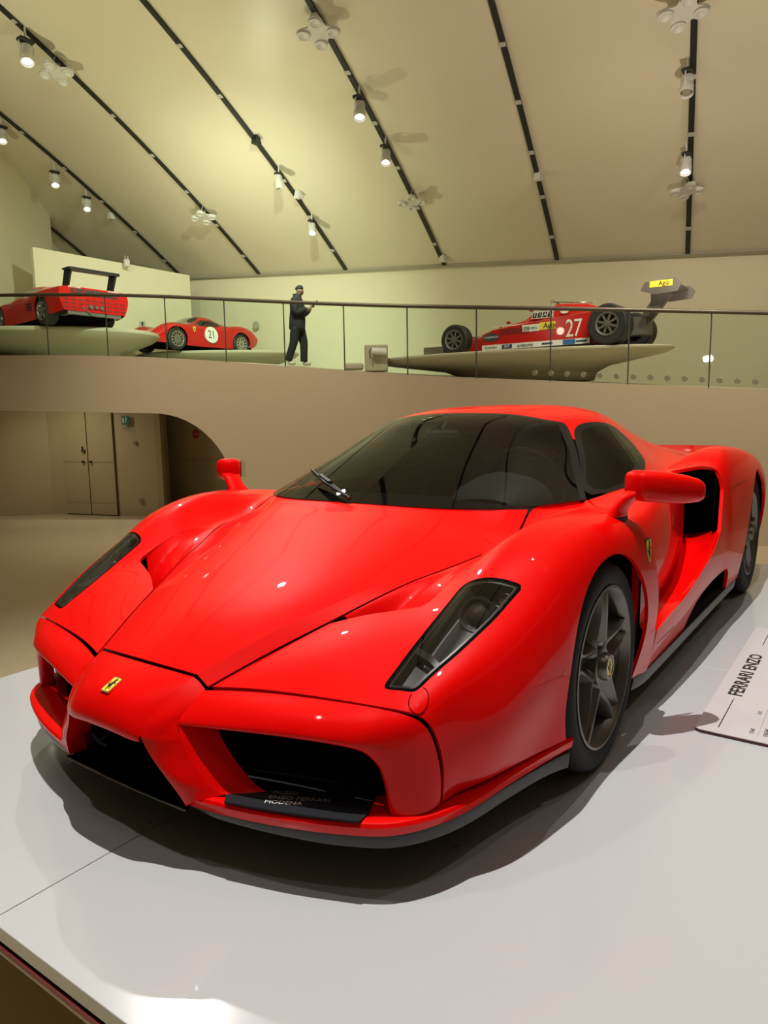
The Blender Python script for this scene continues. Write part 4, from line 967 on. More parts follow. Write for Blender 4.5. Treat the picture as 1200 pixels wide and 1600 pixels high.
def door(name, A, B, h, leaves, off=.02):
    A, B = Vector((*A, FZ)), Vector((*B, FZ)); d = (B - A); L = d.length; d.normalize(); nrm = Vector((d.y, -d.x, 0)); nrm = nrm if nrm.dot(Vector(CAM) - A) > 0 else -nrm
    M = lambda x, z, y=0: tuple(A + d * x + nrm * (off + y) + Vector((0, 0, z)))
    fr = MB()
    def bx(b, x0, x1, z0, z1, y0, y1): b.loft([[M(x0, z0, y0), M(x1, z0, y0), M(x1, z1, y0), M(x0, z1, y0)], [M(x0, z0, y1), M(x1, z0, y1), M(x1, z1, y1), M(x0, z1, y1)]])
    bx(fr, 0, L, 0, h, 0, .005); o = fr.build(name, mat('door_gap', (.05, .045, .03), .7)); tag(o, kind='structure')
    for i in range(leaves):
        b = MB(); g = .012; bx(b, L * i / leaves + g, L * (i + 1) / leaves - g, .02, h - .02, .006, .03); lf = b.build('door_leaf', DOORM, o)
        b = MB(); bx(b, L * i / leaves + g, L * (i + 1) / leaves - g, 1.02, 1.035, .03, .034); bx(b, L * i / leaves + g, L * (i + 1) / leaves - g, .24, .25, .03, .033); b.build('push_bar_line', mat('door_line', (.30, .25, .15), .5), lf)
    return M, L, o
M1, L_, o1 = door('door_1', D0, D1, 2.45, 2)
b = MB()
for x in (L_ / 2 - .09, L_ / 2 + .09): b.lathe([(0, 0), (.02, 0), (.02, .04)], 10, 'x', M1(x, 1.03, .04))
b.build('door_knob', BLACK, o1); b = MB(); b.tube([M1(L_ / 2 - .10, 1.32, .05), M1(L_ / 2 - .10, 1.22, .06), M1(L_ / 2 - .05, 1.20, .05), M1(L_ / 2 - .05, 1.26, .05)], .012, 6); b.build('door_hook', BLACK, o1)
Ex = lambda t: (E0[0] + (E1[0] - E0[0]) * t, E0[1] + (E1[1] - E0[1]) * t)
M2, L2, o2 = door('door_2', Ex(.03), Ex(.62), 2.6, 1, .02)
b = MB(); b.tube([M2(L2 - .22, 1.05, .05), M2(L2 - .08, 1.05, .06), M2(L2 - .08, 1.05, .03)], .014, 6); b.box(M2(L2 - .09, .95, .035), (.03, .03, .05)); b.build('door_handle', mat('door_handle_metal', (.25, .22, .16), .4, .6), o2)
def plate(name, c, xd, w_, h_, m, nrm, th=.01):
    M = frame(c, xd, (0, 0, 1)); b = MB(); b.box((0, 0, 0), (w_, h_, th), M); o = b.build(name, m); return o, M
# red round no-entry style sign on the right door
c = Vector(M2(L2 * .36, 1.52, .035)); xd = (Vector(M2(1, 0)) - Vector(M2(0, 0))); 
M = frame(c, xd, (0, 0, 1)); M = M if (M.to_3x3() @ Vector((0, 0, 1))).dot(Vector(CAM) - c) > 0 else frame(c, -xd, (0, 0, 1))
b = MB(); b.prism([(.085 * math.cos(a), .085 * math.sin(a)) for a in np.linspace(0, 6.2832, 29)[:-1]], 0, .006, M); o = b.build('round_sign', mat('sign_red', (.45, .03, .03), .5)); tag(o, 'round red sign with a pale bar on the right passage door', 'sign')
b = MB(); b.box((0, 0, .008), (.12, .026, .002), M); b.build('sign_bar', mat('sign_pale', (.55, .40, .35), .5), o)
GREEN = mat('sign_green', (.02, .16, .09), .5)
def face(c, xd):
    M = frame(c, xd, (0, 0, 1)); return M if (M.to_3x3() @ Vector((0, 0, 1))).dot(Vector(CAM) - Vector(c)) > 0 else frame(c, -Vector(xd), (0, 0, 1))
pd_ = Vector((P1[0] - P0[0], P1[1] - P0[1], 0)); pm = Vector((*P0, 0)) + pd_ * .27
Mg = face((pm.x + .03, pm.y + .0, FZ + 1.80), pd_); Mg.translation += (Mg.to_3x3() @ Vector((0, 0, .04)))
b = MB(); b.box((0, 0, 0), (.15, .17, .01), Mg); g = b.build('exit_sign', GREEN); tag(g, 'square green exit sign with white figure beside the double door', 'sign')
b = MB(); b.box((-.04, 0, .007), (.025, .09, .002), Mg); b.prism([(.0, -.04), (.012, -.04), (.02, .01), (.04, .03), (.03, .04), (.012, .035), (.0, .0)], .006, .008, Mg); b.prism([(.02 + .012 * math.cos(a), .055 + .012 * math.sin(a)) for a in np.linspace(0, 6.28, 12)[:-1]], .006, .008, Mg); b.build('sign_pictogram', WHITE, g)
for k, (s_, dz) in enumerate((('USCITA DI', -.115), ('EMERGENZA', -.145), ('EXIT', -.175))): text('sign_caption', s_, .027, mat('caption_green', (.03, .10, .07), .5), g, Mg @ Matrix.Translation((0, dz, .002)))
for nm, t, z, sz, lab in (('light_switch', .42, 1.38, .07, 'small pale wall switch below the green sign'), ('wall_socket', .48, .30, .08, 'small dark wall socket low beside the double door')):
    q = Vector((*P0, 0)) + pd_ * t; Mx = face((q.x, q.y, FZ + z), pd_); Mx.translation += Mx.to_3x3() @ Vector((0, 0, .03))
    b = MB(); b.bbox((0, 0, 0), (sz, sz, .02), .006, Mx); b.lathe([(0, .014), (.012, .014), (.014, .01)], 10); b.V[-30:] = [tuple(Mx @ Vector(v)) for v in b.V[-30:]]
    o = b.build(nm, mat('switch_plate', (.30, .25, .16), .5)); tag(o, lab, 'switch' if 'sw' in nm else 'socket')
ld = Vector((L1[0] - L0[0], L1[1] - L0[1], 0)).normalized()
fpz = Vector((*L1, 0)) - ld * 1.75; Mf = face((fpz.x, fpz.y, FZ + 1.70), ld); Mf.translation += Mf.to_3x3() @ Vector((0, 0, .03))
b = MB(); b.box((0, 0, 0), (.40, .42, .012), Mf); fr = b.build('framed_notice', BLACK); tag(fr, 'framed evacuation plan on the left passage wall', 'frame')
b = MB(); b.box((0, 0, .008), (.35, .37, .004), Mf); b.build('plan_sheet', mat('plan_paper', (.42, .40, .30), .6), fr)
b = MB()
for x, y, w_, h_ in ((-.04, .08, .2, .006), (.06, .02, .006, .16), (-.04, -.05, .2, .006), (-.14, .02, .006, .13), (0, -.12, .12, .03)): b.box((x, y, .011), (w_, h_, .002), Mf)
b.build('plan_lines', GREYP, fr)
q = Vector((*L1, 0)) - ld * 2.35; Mx = face((q.x, q.y, FZ + 1.72), ld); Mx.translation += Mx.to_3x3() @ Vector((0, 0, .03))
b = MB(); b.box((0, 0, 0), (.18, .2, .01), Mx); o = b.build('exit_sign', GREEN); tag(o, 'green sign cut by the left edge beside the framed plan', 'sign')
b = MB(); b.box((0, -.15, 0), (.18, .07, .01), Mx); b.build('sign_caption', mat('caption_green', (.03, .10, .07), .5), o)
q = Vector((*L1, 0)) - ld * 2.0; Mx = face((q.x, q.y, FZ + 1.15), ld); Mx.translation += Mx.to_3x3() @ Vector((0, 0, .03))
b = MB(); b.box((0, 0, 0), (1.0, .012, .012), Mx); b.box((.5, .30, 0), (.012, .6, .012), Mx); o = b.build('wall_conduit', RECM); tag(o, 'thin painted conduit running below the framed plan', 'conduit')

# ------------------------------------------------------------------ near platform
plat = empty('display_platform', (-1.07, .6, FZ), 'low white lacquered platform with a thin red edge under the red supercar', 'platform')
def at_p(o): o.parent = plat; o.matrix_parent_inverse = Matrix.Translation(-Vector(plat.location)); return o
X0, X1, Y0, Y1 = -3.58, 1.44, -1.5, 2.9
xs, ys = [X0, -1.12, X1], [Y0, .03, 1.62, Y1]
for i in range(2):
    for j in range(3):
        b = MB(); g = .0016; b.bbox(((xs[i] + xs[i + 1]) / 2, (ys[j] + ys[j + 1]) / 2, -.018), (xs[i + 1] - xs[i] - 2 * g, ys[j + 1] - ys[j] - 2 * g, .036), .0012); at_p(b.build('panel', PLATM))
b = MB(); b.box(((X0 + X1) / 2, (Y0 + Y1) / 2, -.05), (X1 - X0 + .004, Y1 - Y0 + .004, .012)); at_p(b.build('red_edge', mat('edge_red', (.22, .015, .015), .5)))
b = MB(); b.box(((X0 + X1) / 2, (Y0 + Y1) / 2, -.0425), (X1 - X0 - .004, Y1 - Y0 - .004, .011)); at_p(b.build('joint_filler', VOID))
b = MB(); b.box(((X0 + X1) / 2, (Y0 + Y1) / 2, -.066), (X1 - X0 - .01, Y1 - Y0 - .01, .02)); at_p(b.build('lower_edge', mat('pale_edge', (.45, .36, .27), .5)))
b = MB(); b.box(((X0 + X1) / 2, (Y0 + Y1) / 2, (FZ - .076) / 2), (X1 - X0 - .9, Y1 - Y0 - .9, -FZ - .076)); at_p(b.build('plinth', WALLM))
for x, y in ((.80, .36), (.99, .0), (.62, .76)):
    b = MB(); b.lathe([(0, .0008), (.006, .0008), (.008, .0002)], 10, 'z', (x, y, 0)); at_p(b.build('screw_cap', mat('screw_grey', (.25, .22, .18), .5)))
# caption board
cap = empty('caption_board', (-1.13, 1.6, 0), 'white caption board with the words FERRARI ENZO on the platform at the right edge', 'board')
bx0, bx1, by0, by1 = -1.84, -.42, 1.118, 2.15; off = Vector(cap.location)
out = rounded([(bx0, by0), (bx1, by0), (bx1, by1), (bx0, by1)], 5, .028)
def cp(o): o.parent = cap; o.matrix_parent_inverse = Matrix.Translation(-off); return o
b = MB(); b.prism(out, .0005, .0100); cp(b.build('board_base', mat('board_dark_red', (.07, .008, .010), .4)))
b = MB(); b.prism([(x * .9995 + -1.13 * .0005, y) for x, y in out], .0100, .0125); cp(b.build('board_face', mat('board_white', (.50, .475, .475), .35)))
INK = mat('ink', (.012, .008, .008), .5); INKG = mat('ink_grey', (.20, .18, .18), .5)
def ctext(s_, x, y, sz, m_=INK, sx=1, al='LEFT'): cp(text('board_lettering', s_, sz, m_, None, frame((x, y, .0128), (-1, 0, 0), (0, -1, 0)), .0002, al, sx, bold=.028 if sz > .05 else .01))
ctext('FERRARI ENZO', -.805, 1.188, .070, INK, 1.20)
b = MB(); b.box((-.62, 1.188, .0128), (.30, .0035, .0006)); b.box((-1.66, 1.188, .0128), (.26, .0035, .0006)); cp(b.build('title_rule', INK))
for k, (s_, vv) in enumerate((('YEAR', '2002'), ('ENGINE', 'V12 65°'), ('POWER', '660 hp'))):
    y = 1.290 + k * .042; ctext(s_, -.475, y, .020); ctext(vv, -.66, y, .018, INKG)
    b = MB(); b.box((-.80, y + .020, .0128), (.68, .0012, .0004)); cp(b.build('row_rule', INKG))
ctext('Press launch 2002', -.98, 1.285, .016, INKG)

# ------------------------------------------------------------------ display platforms on the ramp
def slab(name, lat, dep, z0, z1, ra, rb_, rot, label, m=RAMPM):
    r = empty(name, tuple(hall(lat, dep, 0)[:2]) + (z0,), label, 'platform', 'curved display platforms on the ramp'); H = z1 - z0; b = MB(); rings = []
    for f, h in ((.44, -.15), (.46, .15), (.55, .40), (.78, .62), (.94, .78), (.995, .90), (1.0, .96), (.99, 1.0)):
        ring = []
        for k in range(72):
            a = 2 * math.pi * k / 72; w_ = 1 + .05 * math.cos(3 * a + 1)
            x, y = f * ra * w_ * math.cos(a) + (1 - f) * ra * .18, f * rb_ * w_ * math.sin(a); ring.append((x * math.cos(rot) - y * math.sin(rot), x * math.sin(rot) + y * math.cos(rot), h * H))
        rings.append(ring)
    b.loft(rings); b.build('slab_top', m, r, angle=35); return r
lat_ang = math.atan2(HR[1], HR[0])
slab('ramp_platform', -8.95, 20.3, 2.55, 3.44, 2.75, 2.4, lat_ang, 'curved pale platform under the red car with the tall black wing')
slab('ramp_platform', -5.1, 23.0, 2.40, 3.08, 2.5, 1.8, lat_ang - .1, 'thin pale curved platform under the red car numbered 21')
slab('ramp_platform', 2.50, 14.05, 1.75, 2.215, 2.85, 1.35, lat_ang - .50, 'long pale curved platform carrying the single-seater racing car')

REDB = mat('red_paint_far', (.55, .008, .006), .25, 0, .6); TYB = mat('far_tyre', (.02, .02, .018), .6); SILV = mat('far_rim_silver', (.55, .54, .50), .25, .9); GREYM = mat('far_grey_metal', (.22, .20, .17), .4, .6)
FGL = glass('far_car_glass', (.30, .30, .24), .08)
def simple_wheel(par, x, y, R, wd, s, rr, nsp, silver=SILV):
    b = MB(); tw = wd / 2; b.lathe([(rr, -tw * s), (R - .03, -tw * s), (R, -(tw - .03) * s), (R, (tw - .03) * s), (R - .03, tw * s), (rr, (tw - .01) * s)], 36, 'y', (x, y, R)); b.lathe([(rr, (tw - .09) * s), (0, (tw - .09) * s)], 20, 'y', (x, y, R)); ty = b.build('wheel', TYB, par, angle=35)
    b = MB(); b.lathe([(rr + .006, (tw - .01) * s), (rr + .004, (tw + .004) * s), (rr - .02, (tw - .005) * s), (rr - .035, (tw - .06) * s)], 36, 'y', (x, y, R)); b.build('wheel_rim', silver, ty, angle=40)
    for k in range(nsp):
        a = 2 * math.pi * k / nsp + .3; b = MB(); u = Vector((math.cos(a), 0, math.sin(a))); v = Vector((-math.sin(a), 0, math.cos(a))); c = Vector((x, y + s * (tw - .035), R)); w1, w2 = (.055, .04) if nsp < 8 else (.018, .02)
        q = [c + u * .03 + v * w1, c + u * .03 - v * w1, c + u * (rr - .01) - v * w2, c + u * (rr - .01) + v * w2]; b.loft([[p for p in q], [p + Vector((0, s * .02, 0)) for p in q]]); b.build('wheel_spoke', silver, ty)
    b = MB(); b.lathe([(.05, (tw - .06) * s), (.045, (tw - .005) * s), (0, (tw + .0) * s)], 14, 'y', (x, y, R)); b.build('wheel_hub', GREYM, ty, angle=40)
def gcar(name, rows, wheels, label, win, screen, rcut):
    r = empty(name, (0, 0, 0), label, 'car'); G = [[(x, y, z) for y, z in pr] for x, pr in rows]; S = Surf(G)
    g = Patch(S, 0, len(rows) - 1, 0, 5, 6, 6)
    for wx, R in wheels: g.clip(circ(wx, R, R + .045, .45))
    wg_, sg_ = sdf(win, 'uv'), sdf(screen, 'uv')
    g.clip(neg(wg_)).clip(neg(sg_)); shell('body', [g], REDB, r, both=True, thick=.02)
    base = lambda: Patch(S, 0, len(rows) - 1, 0, 5, 6, 6)
    shell('windscreen', [base().clip(ins(sg_, .03))], FGL, r, both=True, thick=0); shell('screen_frame', [base().clip(sg_).clip(neg(ins(sg_, .03)))], BLACK, r, both=True, thick=0)
    for mir in (False, True):
        shell('side_window', [base().clip(ins(wg_, .05))], FGL, r, mirror=mir, thick=0); shell('window_frame', [base().clip(wg_).clip(neg(ins(wg_, .05)))], BLACK, r, mirror=mir, thick=0)
    x0, x1 = rows[0][0], rows[-1][0]
    for x in (x0, x1):
        pr = rows[0][1] if x == x0 else rows[-1][1]; V = [(x, y, z) for y, z in pr] + [(x, 0, pr[-1][1])]; V += [(x, -v[1], v[2]) for v in V]
        n = len(pr) + 1; F = [tuple(range(n)), tuple(range(2 * n - 1, n - 1, -1))]; obj('tail_panel' if x == x0 else 'nose_panel', V, F, REDB, r)
    b = MB(); b.box(((x0 + x1) / 2, 0, .2), (x1 - x0 - .3, 1.2, .12)); b.box((.2, 0, .4), (.9, 1.1, .5)); b.build('underbody', VOID, r)
    for s in (1, -1):
        b = MB(); b.bbox((1.0, s * .36, .42), (.45, .46, .16), .05); b.bbox((.82, s * .36, .68), (.14, .44, .5), .05); b.build('seat', mat('seat_yellow', (.75, .70, .04), .6) if 'wing' in label else BLACK, r)
    return r
def place(r, anchor_local, anchor_world, heading):
    h = np.array([heading[0], heading[1]]); h = h / np.linalg.norm(h); rz = math.atan2(h[1], h[0]); M = Matrix.Rotation(rz, 3, 'Z')
    r.rotation_euler = (0, 0, rz); r.location = Vector(anchor_world) - M @ Vector(anchor_local)
# car with the tall wing
rowsA = [(-.95, [(0, .88), (.5, .88), (.8, .87), (.93, .82), (.97, .60), (.86, .28)]), (-.55, [(0, .90), (.5, .90), (.8, .885), (.95, .83), (.985, .6), (.94, .22)]),
 (0, [(0, .97), (.4, .96), (.68, .90), (.95, .84), (.985, .6), (.96, .18)]), (.45, [(0, 1.07), (.35, 1.06), (.55, 1.0), (.92, .82), (.97, .58), (.95, .14)]),
 (1.0, [(0, 1.13), (.35, 1.12), (.56, 1.06), (.86, .80), (.94, .55), (.92, .13)]), (1.5, [(0, 1.11), (.35, 1.10), (.57, 1.02), (.86, .78), (.93, .52), (.91, .13)]),
 (1.95, [(0, .90), (.4, .88), (.6, .83), (.84, .74), (.93, .5), (.92, .13)]), (2.4, [(0, .71), (.4, .72), (.7, .75), (.88, .70), (.95, .5), (.95, .15)]),
 (2.9, [(0, .58), (.4, .59), (.7, .62), (.86, .56), (.93, .42), (.9, .15)]), (3.4, [(0, .40), (.4, .40), (.65, .38), (.75, .36), (.78, .3), (.78, .2)])]
winA = rounded([(3.15, 2.15), (5.3, 2.1), (6.2, 2.6), (5.8, 2.95), (4.2, 2.93), (3.3, 2.9)], 3, .3); scA = rounded([(5.15, -1), (5.15, 1.75), (6.1, 2.05), (6.75, 1.6), (6.85, -1)], 3, .3)
A = gcar('sports_car', rowsA, ((0, .33), (2.45, .32)), 'red sports car with a tall black rear wing, at the left edge', winA, scA, None)
for s in (1, -1): simple_wheel(A, 0, s * .80, .33, .33, s, .235, 5); simple_wheel(A, 2.45, s * .82, .32, .25, s, .225, 5)
for s in (1, -1):
    b = MB(); b.loft([[(-.52, s * y, .87), (-.80, s * y, .87), (-1.02, s * y, 1.30), (-.70, s * y, 1.33)] for y in (.60, .645)]); b.build('wing_strut', BLACK, A)
b = MB(); b.loft([[(-.68, y, 1.335), (-.90, y, 1.345), (-1.06, y, 1.345), (-1.06, y, 1.27), (-.70, y, 1.30)] for y in (-.70, .70)]); b.build('rear_wing', BLACK, A)
b = MB(); b.box((-.957, 0, .76), (.01, 1.30, .15)); tp_ = b.build('tail_light_panel', mat('far_dark_grille', (.03, .03, .03), .6), A)
for y in (-.55, -.30, .30, .55):
    b = MB(); b.lathe([(.0, -.012), (.055, -.010), (.06, 0)], 16, 'x', (-.962, y, .76)); b.build('tail_lamp', mat('tail_lamp_red', (.30, .01, .01), .3), tp_)
Mt = frame((-.966, .0, .76), (0, -1, 0), (0, 0, 1)); b = MB(); b.prism([(x * .10, y * .12) for x, y in HORSE], 0, .003, Mt); b.build('horse_emblem', SILV, A)
b = MB()
for y in np.linspace(-.8, .8, 9):
    for z in (.36, .46, .56): b.box((-.953, y, z), (.008, .13, .035))
b.build('tail_slot', mat('tail_slot_dark', (.12, .01, .01), .6), A)
b = MB(); b.box((-.70, 0, .24), (.45, 1.5, .10)); b.tube([(-.9, -.15, .42), (-1.02, -.15, .40)], .05, 10); b.tube([(-.9, .15, .42), (-1.02, .15, .40)], .05, 10); b.tube([(-.9, .0, .42), (-1.02, .0, .40)], .04, 10); b.tube([(-.95, .35, .4), (-.97, .12, .2)], .015, 6); b.build('exhaust_and_diffuser', GREYM, A)
for y, w_ in ((.55, .34), (-.55, .34)): b = MB(); b.box((-.958, y, .865), (.006, w_, .035)); b.build('sponsor_sticker', mat('sticker_pink', (.60, .36, .34), .5), A)
text('sticker_lettering', 'FERRARI', .035, REDB, A, frame((-.962, .55, .865), (0, -1, 0), (0, 0, 1)), .001); text('sticker_lettering', 'F40', .035, REDB, A, frame((-.962, -.55, .865), (0, -1, 0), (0, 0, 1)), .001) if False else None
for k in range(3): b = MB(); b.box((.62, .975, .42 + k * .07), (.30, .02, .02)); b.build('side_slot', BLACK, A)
th = math.radians(38); hd = -math.cos(th) * HR + math.sin(th) * HF
A.scale = (.93, .93, .93)
place(A, (0, .965 * .93, 0), plan_pt(66, 508, 17.8), hd[:2])
A.location.z = 3.445
# car numbered 21
rowsB = [(-.75, [(0, .64), (.4, .64), (.6, .62), (.70, .57), (.74, .48), (.66, .32)]), (-.45, [(0, .78), (.4, .79), (.63, .80), (.78, .72), (.82, .5), (.78, .22)]),
 (0, [(0, .83), (.35, .84), (.62, .87), (.8, .78), (.84, .55), (.83, .2)]), (.42, [(0, .93), (.3, .92), (.52, .86), (.79, .75), (.83, .5), (.80, .15)]),
 (.8, [(0, 1.05), (.3, 1.03), (.48, .96), (.76, .74), (.82, .5), (.78, .14)]), (1.2, [(0, 1.09), (.3, 1.07), (.5, .98), (.76, .73), (.81, .5), (.78, .14)]),
 (1.55, [(0, 1.0), (.3, .98), (.5, .90), (.76, .73), (.81, .5), (.78, .14)]), (2.0, [(0, .74), (.35, .74), (.6, .77), (.78, .73), (.83, .5), (.8, .15)]),
 (2.4, [(0, .63), (.35, .65), (.62, .77), (.8, .70), (.83, .5), (.82, .18)]), (2.8, [(0, .54), (.35, .56), (.6, .68), (.77, .58), (.8, .42), (.76, .18)]), (3.22, [(0, .36), (.35, .36), (.5, .37), (.6, .35), (.66, .31), (.6, .22)])]
winB = rounded([(3.7, 2.15), (5.6, 2.15), (6.3, 2.6), (6.0, 2.93), (4.4, 2.93), (3.9, 2.8)], 3, .3); scB = rounded([(5.35, -1), (5.35, 1.7), (6.2, 2.2), (6.9, 1.9), (7.05, -1)], 3, .3)
B_ = gcar('sports_car', rowsB, ((0, .31), (2.4, .31)), 'small red racing coupe with a white roundel numbered 21 on its door', winB, scB, None)
for s in (1, -1): simple_wheel(B_, 0, s * .72, .31, .22, s, .215, 12); simple_wheel(B_, 2.4, s * .73, .31, .20, s, .215, 12)
for s in (1, -1):
    Mr = frame((1.18, s * .822, .50), (-s, 0, 0), (0, -.12 * s, 1)); b = MB(); b.prism([(.24 * math.cos(a), .24 * math.sin(a)) for a in np.linspace(0, 2 * math.pi, 33)[:-1]], -.03, .014, Mr); rd = b.build('number_roundel', mat('roundel_white', (.80, .80, .72), .5), B_)
    text('race_number', '21', .34, BLACK, rd, Mr @ Matrix.Translation((0, 0, .012)), .006, sx=.8)
    Mb = frame((1.80, s * .83, .62), (-s, 0, 0), (0, -.1 * s, 1)); badge(B_, Mb, .10, .15, 'shield', 'door_badge', YEL)
    b = MB(); b.lathe([(0, .05), (.06, .04), (.085, 0), (.085, -.05)], 18, 'x', (2.84, s * .56, .57)); b.build('headlight', CHROME, B_, angle=40)
b = MB(); b.prism([(2.3, -.25), (3.0, -.25), (3.0, .25), (2.3, .25)], 0, .005, Matrix.Translation((0, 0, .64)) @ Matrix.Rotation(.0, 4, 'Y')); b.V = [(x, y, z - .27 * (x - 2.3) / .8 * .62 + .012) for x, y, z in b.V]; b.build('bonnet_stripe', mat('roundel_white', (.80, .80, .72), .5), B_)
b = MB(); b.box((3.24, 0, .29), (.02, .9, .08)); b.build('nose_intake', BLACK, B_)
pf, pr_ = plan_pt(279, 546, 21.0), plan_pt(354, 552, 22.4); place(B_, (2.4, .83, 0), pf, (pf - pr_)[:2]); B_.location.z = 3.085

# ------------------------------------------------------------------ single-seater number 27
F1 = empty('racing_car', (-10.98, -2.35, 2.225), 'red open-wheel single-seater racing car numbered 27 on the ramp', 'car', rz=-math.pi / 2)
Mid = Matrix.Identity(4)
def side_prism(poly, y0, y1): return [[(x, y0, z) for x, z in poly], [(x, y1, z) for x, z in poly]]
pod = [(2.42, .07), (.34, .07), (.34, .60), (.9, .56), (1.6, .49), (2.2, .43), (2.42, .34)]
for s in (1, -1):
    b = MB(); r_ = side_prism(pod, s * .30, s * .70); in_ = [(x * .985 + .02, s * .74, z * .93 + .02) for x, z in pod]; b.loft(r_ + [in_]); b.build('side_pod', REDB, F1, angle=30)
    b = MB(); b.box((1.38, s * .742, .105), (2.06, .012, .095)); wp_ = b.build('sill_strip', mat('roundel_white', (.80, .80, .72), .5), F1)
b = MB(); rings = []
for x, hw, z0, z1 in ((3.42, .10, .16, .24), (3.1, .17, .12, .33), (2.6, .24, .09, .45), (2.15, .30, .09, .55), (1.78, .34, .09, .60), (1.60, .32, .09, .72), (1.45, .26, .09, .74), (1.38, .25, .09, .66)):
    rings.append([(x, -hw, z0), (x, -hw, z1 - .10), (x, -hw * .72, z1), (x, hw * .72, z1), (x, hw, z1 - .10), (x, hw, z0)])
b.loft(rings); b.build('nose_and_tub', REDB, F1, angle=35)
b = MB(); rings = []
for x, hw, z1 in ((1.22, .22, .86), (.95, .26, .84), (.6, .30, .80), (.30, .32, .70), (.12, .25, .50)):
    rings.append([(x, -hw - .05, .12), (x, -hw, z1 - .16), (x, -hw * .6, z1), (x, hw * .6, z1), (x, hw, z1 - .16), (x, hw + .05, .12)])
b.loft(rings); b.build('engine_cover', REDB, F1, angle=35)
b = MB(); b.tube([(1.30, -.16, .6), (1.28, -.16, .92), (1.28, .16, .92), (1.30, .16, .6)], .02, 8); b.tube([(1.28, 0, .92), (.55, .0, .84)], .014, 6); b.build('roll_hoop', SILV, F1, smooth=True)
b = MB(); b.bbox((1.62, .30, .78), (.06, .10, .06), .015); b.bbox((1.62, -.30, .78), (.06, .10, .06), .015); b.bbox((2.12, .22, .60), (.08, .06, .05), .015); b.build('cockpit_mirror', REDB, F1)
for s in (1, -1):
    simple_wheel(F1, 2.92, s * .80, .285, .26, s, .18, 8, GREYM); simple_wheel(F1, 0, s * .74, .335, .42, s, .19, 8, GREYM)
    b = MB(); b.tube([(2.85, s * .2, .38), (2.95, s * .70, .33)], .014, 6); b.tube([(3.02, s * .2, .16), (2.95, s * .70, .22)], .014, 6); b.tube([(.15, s * .2, .3), (.0, s * .55, .33)], .02, 6); b.build('suspension_arm', GREYM, F1)
b = MB(); b.loft([[(3.30, y, .10), (3.62, y, .07), (3.62, y, .09), (3.30, y, .14)] for y in (-.75, .75)]); b.build('front_wing', GREYM, F1)
for s in (1, -1): b = MB(); b.bbox((3.46, s * .76, .12), (.46, .015, .16), .006); b.build('front_endplate', SILV, F1)
b = MB(); b.loft([[(-.52, y, .86), (-.95, y, .96), (-.95, y, .985), (-.70, y, .93), (-.52, y, .90)] for y in (-.50, .50)]); rw = b.build('rear_wing', GREYM, F1, angle=40)
for s in (1, -1):
    Mw = frame((-.74, s * .51, .93), (-s, 0, 0), (0, 0, 1)); pl4 = [(-.33, -.06), (-.26, .07), (.22, .10), (.32, .0), (.26, -.12), (-.1, -.14)]
    if s < 0: pl4 = [(-x, y) for x, y in reversed(pl4)]
    b = MB(); b.prism(pl4, -.008, .008, Mw); ep = b.build('wing_endplate', GREYM, F1)
    b = MB(); b.box((.0, .025, .011), (.36, .10, .006), Mw); st_ = b.build('yellow_sticker', YEL, F1); text('sticker_lettering', 'Agip', .095, BLACK, st_, Mw @ Matrix.Translation((.05, .025, .016)), .002)
b = MB(); b.loft([[(-.15, y, .30), (-.38, y, .30), (-.80, y, .84), (-.55, y, .88)] for y in (-.05, .05)]); b.box((-.62, .34, .72), (.16, .02, .36), Matrix.Rotation(0, 4, 'Z')); b.box((-.10, 0, .35), (.7, .34, .30)); b.build('gearbox_and_pylon', GREYM, F1)
# markings on the near (left) flank
def mark(x, z, y=.7455): return frame((x, y, z), (-1, 0, 0), (0, 0, 1))
def sticker(x, z, w_, h_, m_, y=.7425, shear=0, nm='sticker'):
    M = mark(x, z, y); b = MB(); b.prism([(-w_ / 2 - shear, -h_ / 2), (w_ / 2 - shear, -h_ / 2), (w_ / 2 + shear, h_ / 2), (-w_ / 2 + shear, h_ / 2)], 0, .003, M); return b.build(nm, m_, F1)
WP = mat('roundel_white', (.80, .80, .72), .5)
text('race_number', '27', .43, WP, F1, mark(.64, .32), .002, sx=.72, spacing=.95)
sticker(1.12, .415, .30, .13, YEL, nm='yellow_sticker'); text('sticker_lettering', 'Agip', .13, BLACK, F1, mark(1.08, .415, .748), .002)
sticker(1.44, .40, .33, .12, WP, nm='white_sticker'); text('sticker_lettering', 'Olivetti', .09, mat('sticker_green', (.03, .20, .08), .5), F1, mark(1.44, .40, .748), .002)
text('sticker_lettering', 'arexons', .095, BLACK, F1, mark(1.54, .105, .750), .002); sticker(1.90, .105, .20, .075, mat('sticker_dark_blue', (.03, .04, .12), .5), .749, nm='blue_sticker'); text('sticker_lettering', 'SKF', .075, WP, F1, mark(1.90, .105, .753), .001)
text('sticker_lettering', 'brembo', .075, BLACK, F1, mark(2.22, .105, .750), .001); sticker(.72, .105, .22, .085, mat('sticker_blue', (.04, .14, .35), .5), .749, nm='blue_sticker')
for x in (1.12, .5): sticker(x, .105, .2, .03, mat('sticker_dark_blue', (.03, .04, .12), .5), .749, nm='blue_sticker')
b = MB(); b.box((2.28, .746, .29), (.30, .006, .11)); ov = MB().prism([(.17 * math.cos(a), .075 * math.sin(a)) for a in np.linspace(0, 2 * math.pi, 25)[:-1]], 0, .004, mark(2.22, .29)).build('oval_sticker', mat('oval_dark', (.05, .05, .05), .5), F1); text('sticker_lettering', 'CHAMPION', .055, WP, ov, mark(2.22, .29, .751), .001)
for k in range(15): b = MB(); b.box((2.02 - k * .038, .742, .37), (.016, .012, .11)); b.build('louvre', mat('louvre_dark', (.12, .01, .01), .5), F1)
